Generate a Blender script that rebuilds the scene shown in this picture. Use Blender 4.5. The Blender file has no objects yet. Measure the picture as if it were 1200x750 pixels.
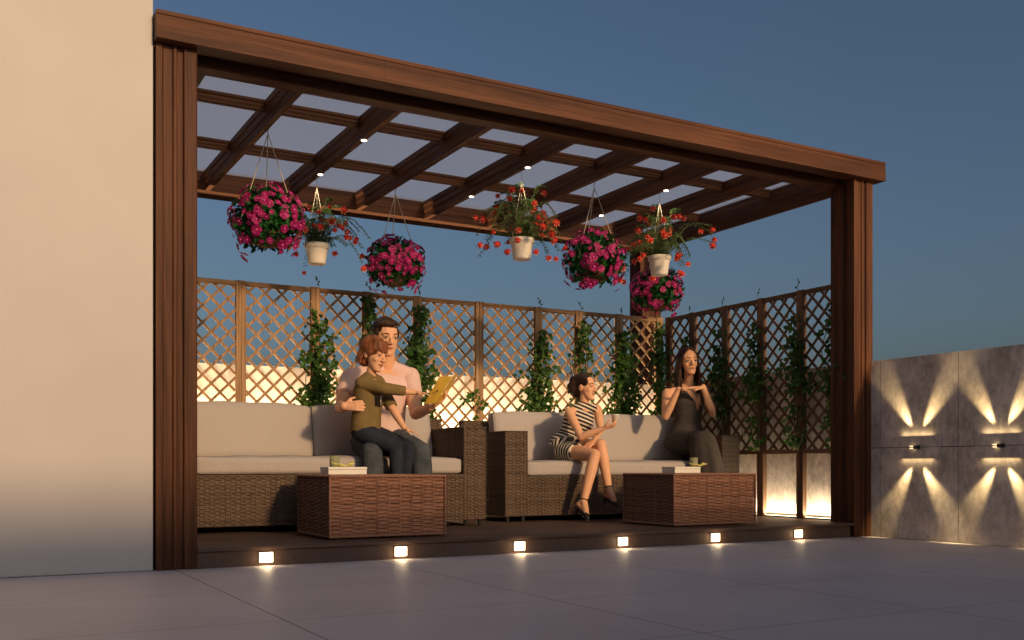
import bpy, bmesh, math, random
from mathutils import Vector, Matrix, Quaternion
V = Vector
R_ = math.radians
PI = math.pi
random.seed(11)
sc = bpy.context.scene
col = sc.collection

# ------------------------------------------------------------------ camera
CAMH = 0.6
YAW = math.atan(2121/1183)                      # angle between world X and the view direction
FW = V((math.cos(YAW), math.sin(YAW), 0)); RT = V((math.sin(YAW), -math.cos(YAW), 0)); UP = V((0, 0, 1))
cam = bpy.data.cameras.new('camera'); co = bpy.data.objects.new('camera', cam); col.objects.link(co)
co.location = (0, 0, CAMH); co.rotation_euler = (R_(90), 0, YAW - PI/2)
cam.sensor_width = 36; cam.lens = 36*1183/1200; cam.shift_y = (546-375)/1200
cam.clip_start = 0.05; cam.clip_end = 3000
sc.camera = co

# ------------------------------------------------------------------ world and sun
SUN_EL = R_(17); SUN_AZ = R_(171)               # sun low, behind the camera to the right
w = bpy.data.worlds.new('World'); sc.world = w; w.use_nodes = True
nt = w.node_tree; bg = nt.nodes['Background']
sky = nt.nodes.new('ShaderNodeTexSky'); sky.sky_type = 'NISHITA'; sky.sun_disc = False
sky.sun_elevation = SUN_EL; sky.sun_rotation = SUN_AZ
sky.air_density = 1.0; sky.dust_density = 4.2; sky.ozone_density = 3.1
nt.links.new(sky.outputs[0], bg.inputs[0]); bg.inputs[1].default_value = 0.070
sl = bpy.data.lights.new('sun', 'SUN'); so = bpy.data.objects.new('sun', sl); col.objects.link(so)
sl.energy = 2.5; sl.angle = R_(4.0); sl.color = (1.0, 0.65, 0.34)
sdir = V((math.sin(SUN_AZ)*math.cos(SUN_EL), math.cos(SUN_AZ)*math.cos(SUN_EL), math.sin(SUN_EL)))
so.rotation_euler = (-sdir).to_track_quat('-Z', 'Y').to_euler(); so.location = (4, -4, 6)
sc.view_settings.view_transform = 'Standard'; sc.view_settings.look = 'None'
sc.view_settings.exposure = 0.0; sc.view_settings.gamma = 1.0
sc.cycles.use_denoising = True
sc.cycles.max_bounces = 6; sc.cycles.transparent_max_bounces = 12
sc.cycles.sample_clamp_indirect = 3.0; sc.cycles.caustics_reflective = False; sc.cycles.caustics_refractive = False

def W(u, v, Y):
    """real-world point seen at photo pixel (u, v) on the plane y = Y"""
    k = (u-600)/1183
    d = FW + RT*k + UP*((546-v)/1183)
    t = Y/d.y
    return V((0, 0, CAMH)) + d*t

# ------------------------------------------------------------------ materials
def mat(name):
    m = bpy.data.materials.new(name); m.use_nodes = True
    return m, m.node_tree, m.node_tree.nodes['Principled BSDF']
def N(nt, t, **kw):
    n = nt.nodes.new(t)
    for k, v in kw.items():
        if k in n.inputs: n.inputs[k].default_value = v
        else: setattr(n, k, v)
    return n
def ramp(nt, fac, stops):
    r = nt.nodes.new('ShaderNodeValToRGB'); e = r.color_ramp.elements
    while len(e) < len(stops): e.new(0.5)
    for i, (p, c) in enumerate(stops):
        e[i].position = p; e[i].color = (*c, 1)
    nt.links.new(fac, r.inputs[0]); return r.outputs[0]
def coords(nt, scale=(1, 1, 1), loc=(0, 0, 0)):
    tc = nt.nodes.new('ShaderNodeNewGeometry'); mp = nt.nodes.new('ShaderNodeMapping')
    nt.links.new(tc.outputs['Position'], mp.inputs[0]); mp.inputs['Scale'].default_value = scale; mp.inputs['Location'].default_value = loc
    return mp.outputs[0]
def bump(nt, h, bsdf, strength=0.3, dist=0.01):
    b = N(nt, 'ShaderNodeBump'); b.inputs['Strength'].default_value = strength; b.inputs['Distance'].default_value = dist
    nt.links.new(h, b.inputs['Height']); nt.links.new(b.outputs[0], bsdf.inputs['Normal'])
def simple(name, c, rough=0.6, spec=0.3, noise=0.0, nscale=20, bmp=0.0, metal=0.0):
    m, t, b = mat(name)
    b.inputs['Roughness'].default_value = rough; b.inputs['Specular IOR Level'].default_value = spec; b.inputs['Metallic'].default_value = metal
    if noise or bmp:
        n = N(t, 'ShaderNodeTexNoise', Scale=nscale, Detail=5.0); t.links.new(coords(t), n.inputs['Vector'])
        if noise:
            t.links.new(ramp(t, n.outputs[0], [(0.3, tuple(x*(1-noise) for x in c)), (0.7, tuple(min(1, x*(1+noise)) for x in c))]), b.inputs['Base Color'])
        else: b.inputs['Base Color'].default_value = (*c, 1)
        if bmp: bump(t, n.outputs[0], b, bmp, 0.01)
    else: b.inputs['Base Color'].default_value = (*c, 1)
    return m
def wood(name, axis, dark, mid, light, rough=0.58, fine=60):
    m, t, b = mat(name)
    s = [fine*1.4]*3; s[axis] = 2.2
    s2 = [fine*.22]*3; s2[axis] = .5
    n = N(t, 'ShaderNodeTexNoise', Scale=1.0, Detail=6.0, Roughness=0.62, Distortion=0.6); t.links.new(coords(t, s), n.inputs['Vector'])
    n2 = N(t, 'ShaderNodeTexNoise', Scale=1.0, Detail=3.0, Distortion=0.4); t.links.new(coords(t, s2), n2.inputs['Vector'])
    mx = N(t, 'ShaderNodeMath', operation='MULTIPLY_ADD'); mx.inputs[1].default_value = .5
    t.links.new(n2.outputs[0], mx.inputs[0])
    h = N(t, 'ShaderNodeMath', operation='MULTIPLY'); h.inputs[1].default_value = .5
    t.links.new(n.outputs[0], h.inputs[0]); t.links.new(h.outputs[0], mx.inputs[2])
    t.links.new(ramp(t, mx.outputs[0], [(0.38, dark), (0.5, mid), (0.62, light)]), b.inputs['Base Color'])
    b.inputs['Roughness'].default_value = rough; b.inputs['Specular IOR Level'].default_value = .18
    bump(t, n.outputs[0], b, .25, .004)
    return m
BD, BM, BL = (.050, .019, .009), (.098, .036, .016), (.150, .058, .026)
WX, WY, WZ = wood('brown wood x', 0, BD, BM, BL), wood('brown wood y', 1, BD, BM, BL), wood('brown wood z', 2, BD, BM, BL)
TD, TM, TL = (.17, .092, .044), (.35, .205, .105), (.48, .30, .165)
TX, TZ = wood('cedar x', 0, TD, TM, TL, .6, 70), wood('cedar z', 2, TD, TM, TL, .6, 70)
DK = wood('deck board', 0, (.08, .050, .037), (.115, .072, .054), (.15, .095, .072), .5, 50)

def concrete(name, lo, hi):
    m, t, b = mat(name)
    n = N(t, 'ShaderNodeTexNoise', Scale=3.0, Detail=8.0, Roughness=.65); t.links.new(coords(t), n.inputs['Vector'])
    n2 = N(t, 'ShaderNodeTexNoise', Scale=22.0, Detail=6.0, Roughness=.7); t.links.new(coords(t, (1, 1, .6)), n2.inputs['Vector'])
    a = N(t, 'ShaderNodeMath', operation='ADD'); t.links.new(n.outputs[0], a.inputs[0])
    k = N(t, 'ShaderNodeMath', operation='MULTIPLY'); k.inputs[1].default_value = .55; t.links.new(n2.outputs[0], k.inputs[0]); t.links.new(k.outputs[0], a.inputs[1])
    c = ramp(t, a.outputs[0], [(.60, lo), (.92, hi)])
    vo = N(t, 'ShaderNodeTexVoronoi', Scale=26.0); t.links.new(coords(t), vo.inputs['Vector'])
    pit = ramp(t, vo.outputs['Distance'], [(.06, (.45, .45, .45)), (.14, (1, 1, 1))])
    mx = N(t, 'ShaderNodeMix', data_type='RGBA', blend_type='MULTIPLY'); mx.inputs[0].default_value = .6
    t.links.new(c, mx.inputs[6]); t.links.new(pit, mx.inputs[7]); t.links.new(mx.outputs[2], b.inputs['Base Color'])
    b.inputs['Roughness'].default_value = .75; bump(t, n2.outputs[0], b, .25, .004)
    return m
CON = concrete('concrete', (.38, .31, .26), (.84, .72, .62))
CONB = concrete('pale concrete', (.60, .53, .46), (.76, .68, .60))
STUC = simple('painted render', (.59, .55, .515), .85, .2, .03, 2.2, .10)
DARK = simple('dark gap', (.02, .018, .016), .8, .1)
BLACK = simple('black metal', (.02, .02, .02), .4, .5)
TREX = simple('step face', (.115, .072, .054), .5, .3, .15, 30)
FAB = simple('grey cushion fabric', (.45, .40, .37), .95, .1, .05, 180, .12)
_t = FAB.node_tree; _n = N(_t, 'ShaderNodeTexNoise', Scale=7.0, Detail=4.0, Distortion=1.2); _t.links.new(coords(_t, (1, 1, .5)), _n.inputs['Vector'])
_b2 = N(_t, 'ShaderNodeBump'); _b2.inputs['Strength'].default_value = .35; _b2.inputs['Distance'].default_value = .02; _t.links.new(_n.outputs[0], _b2.inputs['Height'])
_t.links.new(_b2.outputs[0], [n for n in _t.nodes if n.bl_idname == 'ShaderNodeBump'][0].inputs['Normal'])
def emit(name, c, s):
    m, t, b = mat(name); b.inputs['Base Color'].default_value = (*c, 1)
    b.inputs['Emission Color'].default_value = (*c, 1); b.inputs['Emission Strength'].default_value = s
    return m
LAMP = emit('step light glow', (1, .80, .50), 7)
DOWN = emit('downlight glow', (1, .84, .58), 9)
WLENS = emit('wall lamp glow', (1, .80, .45), 1.6)
LED = emit('led strip glow', (1, .82, .50), 5)
def wick(name, lo, hi):
    m, t, b = mat(name)
    g = t.nodes.new('ShaderNodeNewGeometry')
    n = N(t, 'ShaderNodeTexNoise', Scale=45.0, Detail=3.0); t.links.new(coords(t), n.inputs['Vector'])
    a = N(t, 'ShaderNodeMath', operation='MULTIPLY_ADD'); a.inputs[1].default_value = .6
    t.links.new(n.outputs[0], a.inputs[0])
    h = N(t, 'ShaderNodeMath', operation='MULTIPLY'); h.inputs[1].default_value = .4
    t.links.new(g.outputs['Random Per Island'], h.inputs[0]); t.links.new(h.outputs[0], a.inputs[2])
    t.links.new(ramp(t, a.outputs[0], [(.25, lo), (.75, hi)]), b.inputs['Base Color'])
    b.inputs['Roughness'].default_value = .55
    return m
WICK = wick('grey brown wicker', (.07, .045, .031), (.185, .122, .082))
WICKT = wick('red brown wicker', (.14, .062, .038), (.38, .19, .12))
def leafmat(name, a, b_, c, trans=.25):
    m, t, b = mat(name)
    g = t.nodes.new('ShaderNodeNewGeometry')
    t.links.new(ramp(t, g.outputs['Random Per Island'], [(0, a), (.6, b_), (1, c)]), b.inputs['Base Color'])
    b.inputs['Roughness'].default_value = .5; b.inputs['Specular IOR Level'].default_value = .3
    tr = t.nodes.new('ShaderNodeBsdfTranslucent'); tr.inputs[0].default_value = (*[min(1, x*1.3) for x in b_], 1)
    mx = t.nodes.new('ShaderNodeMixShader'); mx.inputs[0].default_value = trans
    t.links.new(b.outputs[0], mx.inputs[1]); t.links.new(tr.outputs[0], mx.inputs[2])
    t.links.new(mx.outputs[0], t.nodes['Material Output'].inputs[0])
    return m
IVY = leafmat('ivy leaf', (.018, .05, .008), (.04, .105, .014), (.10, .19, .03))
PETL = leafmat('petunia leaf', (.006, .045, .008), (.012, .095, .016), (.03, .15, .03), .2)
FUCL = leafmat('fern leaf', (.05, .10, .03), (.09, .16, .05), (.15, .23, .08))
PINK = leafmat('magenta petal', (.20, .004, .075), (.36, .010, .125), (.52, .03, .20), .2)
PINKC = simple('pale pink throat', (.66, .08, .28), .6)
REDF = leafmat('red petal', (.62, .03, .02), (.75, .06, .035), (.8, .12, .06), .2)
CREAMF = simple('cream petal tip', (.85, .42, .28), .6)
WHITEF = leafmat('white petal', (.7, .66, .5), (.8, .76, .6), (.85, .8, .66), .2)
STEM = simple('plant stem', (.09, .07, .03), .8)
POT = simple('cream plastic pot', (.84, .76, .65), .4, .4, .05, 9)
COIR = simple('coir basket', (.13, .075, .04), .95, .1, .4, 60, .8)
STR = simple('hemp string', (.55, .47, .36), .9, .1)
SKINM = simple('skin fair', (.80, .43, .245), .55, .3, .04, 25)
SKINW = simple('skin warm', (.82, .44, .25), .55, .3, .04, 25)
HAIRB = wood('dark brown hair', 2, (.010, .005, .003), (.030, .015, .009), (.075, .038, .022), .5, 90)
HAIRR = wood('auburn hair', 2, (.09, .028, .010), (.20, .068, .026), (.36, .14, .06), .5, 90)
HAIRD = wood('brown hair', 2, (.014, .006, .004), (.045, .018, .011), (.11, .045, .026), .45, 90)
PINKT = simple('pale pink jersey', (.76, .53, .47), .9, .1, .04, 11, .9)
OLIVE = simple('olive jersey', (.21, .145, .058), .9, .1, .08, 13, .9)
JEAN = simple('grey blue denim', (.07, .08, .09), .9, .1, .3, 12, .9)
NAVY = simple('dark navy denim', (.026, .031, .045), .9, .1, .3, 13, .9)
TAUPE = simple('dark taupe crepe', (.062, .052, .047), .85, .15, .12, 14, .7)
LIPS = simple('lips', (.42, .15, .11), .5, .2); WHT = simple('eye white', (.55, .46, .40), .4); IRIS = simple('dark iris', (.02, .012, .01), .2)
WHITE = simple('white card', (.82, .78, .70), .5, .3)
YEL = simple('yellow napkin', (.78, .70, .22), .8, .1)
YBOOK = simple('yellow book cover', (.80, .48, .05), .5, .3, .08, 15)
SHOE = simple('black leather', (.015, .012, .012), .3, .5)

m, t, b = mat('striped knit')
STRIPE = m
at = t.nodes.new('ShaderNodeAttribute'); at.attribute_name = 'along'
mu = N(t, 'ShaderNodeMath', operation='MULTIPLY'); mu.inputs[1].default_value = 2*PI/0.034; t.links.new(at.outputs['Fac'], mu.inputs[0])
sn = N(t, 'ShaderNodeMath', operation='SINE'); t.links.new(mu.outputs[0], sn.inputs[0])
gt = N(t, 'ShaderNodeMath', operation='GREATER_THAN'); gt.inputs[1].default_value = .1; t.links.new(sn.outputs[0], gt.inputs[0])
t.links.new(ramp(t, gt.outputs[0], [(0, (.012, .010, .012)), (1, (.72, .62, .48))]), b.inputs['Base Color']); b.inputs['Roughness'].default_value = .9

# terrace tiles
m, t, b = mat('terrace tile'); TILE = m
c = coords(t)
n = N(t, 'ShaderNodeTexNoise', Scale=1.2, Detail=7.0, Roughness=.6); t.links.new(c, n.inputs['Vector'])
base = ramp(t, n.outputs[0], [(.3, (.55, .49, .50)), (.7, (.65, .585, .60))])
sep = t.nodes.new('ShaderNodeSeparateXYZ'); t.links.new(c, sep.inputs[0])
def joint(o, off, pitch, wd):
    a = N(t, 'ShaderNodeMath', operation='SUBTRACT'); a.inputs[1].default_value = off; t.links.new(o, a.inputs[0])
    d = N(t, 'ShaderNodeMath', operation='PINGPONG'); d.inputs[1].default_value = pitch/2; t.links.new(a.outputs[0], d.inputs[0])
    l = N(t, 'ShaderNodeMath', operation='LESS_THAN'); l.inputs[1].default_value = wd; t.links.new(d.outputs[0], l.inputs[0])
    return l.outputs[0]
jx = joint(sep.outputs[0], 1.14, 1.225, .0036); jy = joint(sep.outputs[1], 3.85, 1.02, .0026)
mxx = N(t, 'ShaderNodeMath', operation='MAXIMUM'); t.links.new(jx, mxx.inputs[0]); t.links.new(jy, mxx.inputs[1])
mx = N(t, 'ShaderNodeMix', data_type='RGBA'); t.links.new(mxx.outputs[0], mx.inputs[0]); t.links.new(base, mx.inputs[6]); mx.inputs[7].default_value = (.16, .14, .135, 1)
t.links.new(mx.outputs[2], b.inputs['Base Color']); b.inputs['Roughness'].default_value = .5; b.inputs['Specular IOR Level'].default_value = .35

# translucent roof sheet
m, t, b = mat('frosted roof sheet'); SHEET = m
tp = t.nodes.new('ShaderNodeBsdfTransparent'); tp.inputs[0].default_value = (.86, .90, .96, 1)
tl = t.nodes.new('ShaderNodeBsdfTranslucent'); tl.inputs[0].default_value = (.72, .76, .86, 1)
mx = t.nodes.new('ShaderNodeMixShader'); mx.inputs[0].default_value = .42
t.links.new(tp.outputs[0], mx.inputs[1]); t.links.new(tl.outputs[0], mx.inputs[2]); t.links.new(mx.outputs[0], t.nodes['Material Output'].inputs[0])
m, t, b = mat('clear glass'); GLASS = m
b.inputs['Base Color'].default_value = (.50, .50, .28, 1); b.inputs['Roughness'].default_value = .15; b.inputs['Transmission Weight'].default_value = .35; b.inputs['IOR'].default_value = 1.2
b.inputs['Alpha'].default_value = .85

# ------------------------------------------------------------------ mesh helpers
class MB:
    def __init__(s): s.v = []; s.f = []
    def add(s, vs, fs):
        o = len(s.v); s.v += [tuple(v) for v in vs]; s.f += [tuple(i+o for i in f) for f in fs]; return s
    def box(s, x0, x1, y0, y1, z0, z1):
        return s.add([(x0,y0,z0),(x1,y0,z0),(x1,y1,z0),(x0,y1,z0),(x0,y0,z1),(x1,y0,z1),(x1,y1,z1),(x0,y1,z1)],
                     [(0,3,2,1),(4,5,6,7),(0,1,5,4),(1,2,6,5),(2,3,7,6),(3,0,4,7)])
    def bar(s, p, q, w, n, th):
        """flat bar from p to q, width w across, thickness th along n"""
        p, q, n = V(p), V(q), V(n).normalized(); d = (q-p).normalized(); a = d.cross(n)*w/2; h = n*th/2
        vs = [p-a-h, p+a-h, p+a+h, p-a+h, q-a-h, q+a-h, q+a+h, q-a+h]
        return s.add(vs, [(0,1,2,3),(7,6,5,4),(0,4,5,1),(1,5,6,2),(2,6,7,3),(3,7,4,0)])
    def prism(s, pts, axis, a, b):
        """polygon pts (in the two other axes) extruded from a to b along axis"""
        n = len(pts)
        def mk(p, k):
            l = [p[0], p[1]]; l.insert(axis, k); return tuple(l)
        vs = [mk(p, a) for p in pts] + [mk(p, b) for p in pts]
        fs = [tuple(range(n)), tuple(reversed(range(n, 2*n)))] + [(i, i+n, (i+1) % n+n, (i+1) % n) for i in range(n)]
        return s.add(vs, fs)
    def loft(s, rings, n=16):
        """rings: (center, side vector, front vector)"""
        vs = []
        for c, a, b in rings:
            c, a, b = V(c), V(a), V(b)
            vs += [c + a*math.cos(2*PI*i/n) + b*math.sin(2*PI*i/n) for i in range(n)]
        fs = [tuple(reversed(range(n))), tuple(range((len(rings)-1)*n, len(rings)*n))]
        for k in range(len(rings)-1):
            for i in range(n):
                j = (i+1) % n; fs.append((k*n+i, k*n+j, (k+1)*n+j, (k+1)*n+i))
        return s.add(vs, fs)
    def cap(s, p, q, r0, r1, n=12, flat0=False, flat1=False):
        p, q = V(p), V(q); d = q-p
        L = d.length; d = d/L if L > 1e-6 else V((0,0,1))
        a = d.orthogonal().normalized(); b = d.cross(a)
        rs = []
        if not flat0: rs += [(p-d*r0*math.cos(t), max(r0*math.sin(t), r0*.05)) for t in (0.05, .5, 1.0)]
        rs += [(p, r0), (q, r1)]
        if not flat1: rs += [(q+d*r1*math.cos(t), max(r1*math.sin(t), r1*.05)) for t in (1.0, .5, .05)]
        return s.loft([(c, a*r, b*r) for c, r in rs], n)
    def chain(s, pts, rad, n=12, **k):
        for i in range(len(pts)-1): s.cap(pts[i], pts[i+1], rad[i], rad[i+1], n, **k)
        return s
    def tube(s, pts, r, n=6):
        pts = [V(p) for p in pts]; rings = []; a0 = None
        for i, p in enumerate(pts):
            d = (pts[min(i+1, len(pts)-1)] - pts[max(i-1, 0)]).normalized()
            a = d.orthogonal().normalized() if a0 is None else (a0 - d*a0.dot(d)).normalized()
            a0 = a; b = d.cross(a); rr = r[i] if isinstance(r, (list, tuple)) else r
            rings.append((p, a*rr, b*rr))
        return s.loft(rings, n)
    def ell(s, c, rx, ry, rz, M=None, n=16, k=9):
        c = V(c); M = M or Matrix.Identity(3); X, Y, Z = M @ V((1,0,0)), M @ V((0,1,0)), M @ V((0,0,1))
        rs = []
        for i in range(k):
            t = PI*(i+.15)/(k-1+.3); q = math.sin(t)
            rs.append((c - Z*rz*math.cos(t), X*rx*q, Y*ry*q))
        return s.loft(rs, n)
    def mesh(s, name):
        me = bpy.data.meshes.new(name); me.from_pydata(s.v, [], s.f); me.update(); return me
def finish(o, smooth, bevel):
    if smooth:
        for p in o.data.polygons: p.use_smooth = True
    if bevel:
        bv = o.modifiers.new('bevel', 'BEVEL'); bv.width = bevel; bv.segments = 2; bv.limit_method = 'ANGLE'; bv.angle_limit = R_(40)
def link(name, me, m, parent=None, smooth=False, bevel=0):
    o = bpy.data.objects.new(name, me); col.objects.link(o)
    if m and not me.materials: me.materials.append(m)
    if parent:
        o.parent = parent; o.matrix_parent_inverse = Matrix.Translation(-V(world_loc(parent)))
    finish(o, smooth, bevel); return o
def world_loc(o):
    l = V(o.location)
    # parents built at world coordinates: mesh parts keep location 0, things are Empties at their base
    return l
def part(name, mb, m, parent, smooth=False, bevel=0, label=None, fix=True):
    me = mb.mesh(name)
    if fix:
        bm = bmesh.new(); bm.from_mesh(me); bmesh.ops.recalc_face_normals(bm, faces=bm.faces); bm.to_mesh(me); bm.free()
    o = link(name, me, m, parent, smooth, bevel)
    if label: o['label'] = label
    return o
def thing(name, label, cat, loc, group=None):
    o = bpy.data.objects.new(name, None); col.objects.link(o); o.location = loc; o.empty_display_size = .1
    o['label'] = label; o['category'] = cat
    if group: o['group'] = group
    return o
def tag(o, label, cat, group=None):
    o['label'] = label; o['category'] = cat
    if group: o['group'] = group
    return o
def struct(name, mb, m):
    o = part(name, mb, m, None); o['kind'] = 'structure'; return o
def copy_tree(root, loc, label=None):
    c = root.copy(); col.objects.link(c); c.location = loc
    if label: c['label'] = label
    for ch in list(root.children):
        d = ch.copy(); col.objects.link(d); d.parent = c
        for g in list(ch.children):
            e = g.copy(); col.objects.link(e); e.parent = d
    return c
def light(name, typ, loc, energy, color, direction=None, **kw):
    l = bpy.data.lights.new(name, typ); l.energy = energy; l.color = color
    for k, v in kw.items(): setattr(l, k, v)
    o = bpy.data.objects.new(name, l); col.objects.link(o); o.location = loc
    if direction is not None: o.rotation_euler = V(direction).to_track_quat('-Z', 'Y').to_euler()
    return o

# ------------------------------------------------------------------ setting
D = 0.12                                         # top of the deck
struct('ground', MB().add([(-900,-900,-9.5),(900,-900,-9.5),(900,900,-9.5),(-900,900,-9.5)], [(0,1,2,3)]), simple('far ground', (.10, .095, .08), .9, .1, .2, .05))
struct('terrace_floor', MB().box(-9, 7.0, -6, 9.3, -.3, 0), TILE)

# left house wall
lw = thing('house_wall', 'tall plain cream rendered wall left of the pergola', 'wall', (-2, 6.5, 0))
part('wall_face', MB().box(-8, 1.018, 6.03, 9.24, .002, 6.5), STUC, lw, bevel=.006)
# unseen block added behind the viewpoint to keep the low sun off the floor
nb = thing('sun_blocker', 'unseen plain block added behind the viewpoint to shade the terrace', 'sun blocker', (5, -3, 0))
part('wall_face', MB().box(-6, 16, -4.2, -1.5, .002, 2.72), STUC, nb)

# concrete parapets with panel joints
PW = .75
def parapet(name, label, horizontal, a0, a1, f, thick, seam0, zt=1.487):
    t = thing(name, label, 'wall', ((f+thick/2, (a0+a1)/2, 0) if not horizontal else ((a0+a1)/2, f+thick/2, 0)))
    g = .003
    core = MB()
    if horizontal: core.box(a0, a1, f+.012, f+thick, .002, zt)
    else: core.box(f+.012, f+thick, a0, a1, .002, zt)
    part('wall_core', core, CON, t)
    cuts = [a0]; k = seam0
    while k > a0: k -= PW
    k += PW
    while k < a1: cuts.append(k); k += PW
    cuts.append(a1)
    for i in range(len(cuts)-1):
        p, q = cuts[i]+g, cuts[i+1]-g
        if q-p < .02: continue
        for z0, z1 in ((.004, .752-g), (.752+g, zt+.004)):
            m_ = MB()
            if horizontal: m_.box(p, q, f, f+.009, z0, z1)
            else: m_.box(f, f+.009, p, q, z0, z1)
            part('concrete_panel', m_, CONB if horizontal else CON, t)
    j = MB()
    if horizontal: j.box(a0+.01, a1-.01, f+.0095, f+.0115, .004, zt-.001)
    else: j.box(f+.0095, f+.0115, a0+.01, a1-.01, .004, zt-.001)
    part('joint_backing', j, DARK, t)
    return t
parapet('parapet_wall', 'grey concrete panel wall along the right, with beams of lamp light', False, -1.4, 8.9, 6.86, .16, 5.92)
parapet('parapet_wall', 'low concrete wall glowing behind the long lattice fence', True, 1.03, 7.02, 8.93, .31, 4.45)

# deck
dk = thing('deck', 'low dark timber platform with square lights in its step', 'deck', (3.8, 7.4, 0))
part('step_face', MB().box(1.262, 6.62, 6.03, 6.05, .002, D-.024), TREX, dk)
x = 6.02; bd = MB(); y = 6.01
while y < 8.9:
    y1 = min(y+.137, 8.925)
    bd.box(1.262 if y < 6.27 else 1.03, 6.645 if y < 6.27 else 6.855, y, y1, D-.022, D); y += .14
part('deck_boards', bd, DK, dk, bevel=.002)
part('joists', MB().box(1.05, 6.6, 6.10, 8.9, .003, D-.026), DARK, dk)
# shade of the gap by the right column, painted as a dark block
part('gap_shade', MB().box(6.622, 6.645, 6.06, 6.09, .002, D-.024), DARK, dk)

# step lights
WARM = (1.0, .70, .38)
for i, X in enumerate((1.666, 2.54, 3.418, 4.282, 5.151, 6.021)):
    lab = ['by the left column', 'second from the left column', 'below the gap between the two wicker tables, left one', 'left of the right wicker table', 'below the right wicker table', 'by the right column'][i]
    s = thing('step_light', 'small square glowing step light ' + lab, 'step light', (X, 6.03, .05), 'square lights along the deck step')
    part('housing', MB().box(X-.042, X+.042, 6.022, 6.0285, .019, .081), POT, s)
    part('lens', MB().box(X-.040, X+.040, 6.017, 6.0215, .021, .079), LAMP, s)
    light('step_glow', 'POINT', (X, 5.985, .045), .34, WARM, shadow_soft_size=.018)
    
# LED strips at the foot of the walls (real fittings)
def strip(label, x0, x1, y0, y1, z, L, e, dr):
    t = thing('led_strip', label, 'led strip', ((x0+x1)/2, (y0+y1)/2, z))
    part('channel', MB().box(x0, x1, y0, y1, z, z+.012), BLACK, t)
    cx, cy = (x0+x1)/2, (y0+y1)/2
    lx, ly = x1-x0-.01, y1-y0-.008
    part('diffuser', MB().box(cx-lx/2, cx+lx/2, cy-ly/2, cy+ly/2, z+.0125, z+.016), LED, t)
    a = light('strip_light', 'AREA', (cx, cy, z+.03), e, (1, .81, .54), None, shape='RECTANGLE', size=L, size_y=.03)
    return a
a = strip('warm light strip lying at the foot of the right concrete wall', 6.80, 6.83, 6.3, 8.88, D+.001, 2.5, 24, None)
a.rotation_euler = (PI, 0, PI/2)
a = strip('warm light strip hidden behind the sofas at the back wall', 1.4, 6.75, 8.86, 8.89, D+.60, 5.3, 430, None)
a.rotation_euler = (PI-R_(60), 0, 0)
part('bracket', MB().box(1.5, 6.7, 8.875, 8.925, D+.575, D+.599), BLACK, bpy.data.objects['led_strip.001'])

# ------------------------------------------------------------------ pergola
pg = thing('pergola', 'large brown timber pergola with grid roof standing on the terrace', 'pergola', (3.95, 7.5, 0))
def fluted(x0, x1, y0, y1, z0, z1, seq=((0, 0), (.16, 0), (.19, .012), (.40, .012), (.43, 0), (.50, 0), (.53, .022), (.66, .022), (.69, .004), (.97, .004), (1, 0))):
    """rectangular post whose four faces carry vertical mouldings"""
    pts = []
    def side(p, q, inn):
        p, q, inn = V(p), V(q), V(inn)
        for t_, d_ in seq[:-1]:
            k = p + (q-p)*t_ + inn*d_
            pts.append((k.x, k.y))
    side((x0, y0), (x1, y0), (0, 1)); side((x1, y0), (x1, y1), (-1, 0)); side((x1, y1), (x0, y1), (0, -1)); side((x0, y1), (x0, y0), (1, 0))
    return MB().prism(pts, 2, z0, z1)
part('column', fluted(1.03, 1.262, 6.02, 6.275, .002, 3.02), WZ, pg, bevel=.003)
part('column', fluted(6.65, 6.875, 6.015, 6.275, .002, 3.02), WZ, pg, bevel=.003)
part('column', fluted(6.65, 6.88, 8.95, 9.22, 1.495, 2.992), WZ, pg, bevel=.003)
part('column', fluted(1.03, 1.262, 8.95, 9.0, 1.495, 2.992), WZ, pg)
# cornice, front: one long profiled board with a joint
cor = [(5.95, 3.022), (6.08, 3.022), (6.08, 3.182), (5.95, 3.182), (5.95, 3.16), (5.956, 3.155), (5.956, 3.125), (5.95, 3.12)]
for a_, b_ in ((1.022, 2.4060), (2.4065, 6.96)):
    part('cornice', MB().prism(cor, 0, a_, b_), WX, pg, bevel=.0008)
# soffit and inner front beam
part('soffit', MB().box(1.264, 6.95, 6.082, 6.19, 3.056, 3.18), WX, pg)
part('beam', MB().prism([(6.19, 2.99), (6.315, 2.99), (6.315, 3.07), (6.30, 3.08), (6.30, 3.17), (6.192, 3.17), (6.192, 3.054), (6.19, 3.05)], 0, 1.262, 6.65), WX, pg, bevel=.003)
part('beam', MB().prism([(8.95, 2.99), (9.22, 2.99), (9.22, 3.18), (8.972, 3.18), (8.972, 3.12), (8.96, 3.11), (8.96, 3.06), (8.95, 3.05)], 0, 1.03, 6.88), WX, pg, bevel=.003)
part('beam', MB().prism([(6.65, 2.993), (6.88, 2.993), (6.88, 3.18), (6.672, 3.18), (6.672, 3.12), (6.66, 3.11), (6.66, 3.06), (6.65, 3.05)], 1, 6.276, 8.949), WY, pg, bevel=.003)
part('beam', MB().prism([(1.06, 2.993), (1.375, 2.993), (1.375, 3.06), (1.36, 3.07), (1.36, 3.17), (1.06, 3.17)], 1, 6.316, 8.949), WY, pg, bevel=.003)
RX = [1.94 + .6925*k for k in range(7)]
for X in RX:
    prof = [(X, 2.992), (X+.045, 2.992), (X+.045, 3.03), (X+.053, 3.04), (X+.053, 3.085), (X+.062, 3.095), (X+.062, 3.157),
            (X-.012, 3.157), (X-.012, 3.115), (X-.002, 3.105), (X-.002, 3.06), (X+.006, 3.052), (X+.006, 3.022), (X, 3.014)]
    part('rafter', MB().prism(prof, 1, 6.316, 8.949), WY, pg, bevel=.002)
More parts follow.
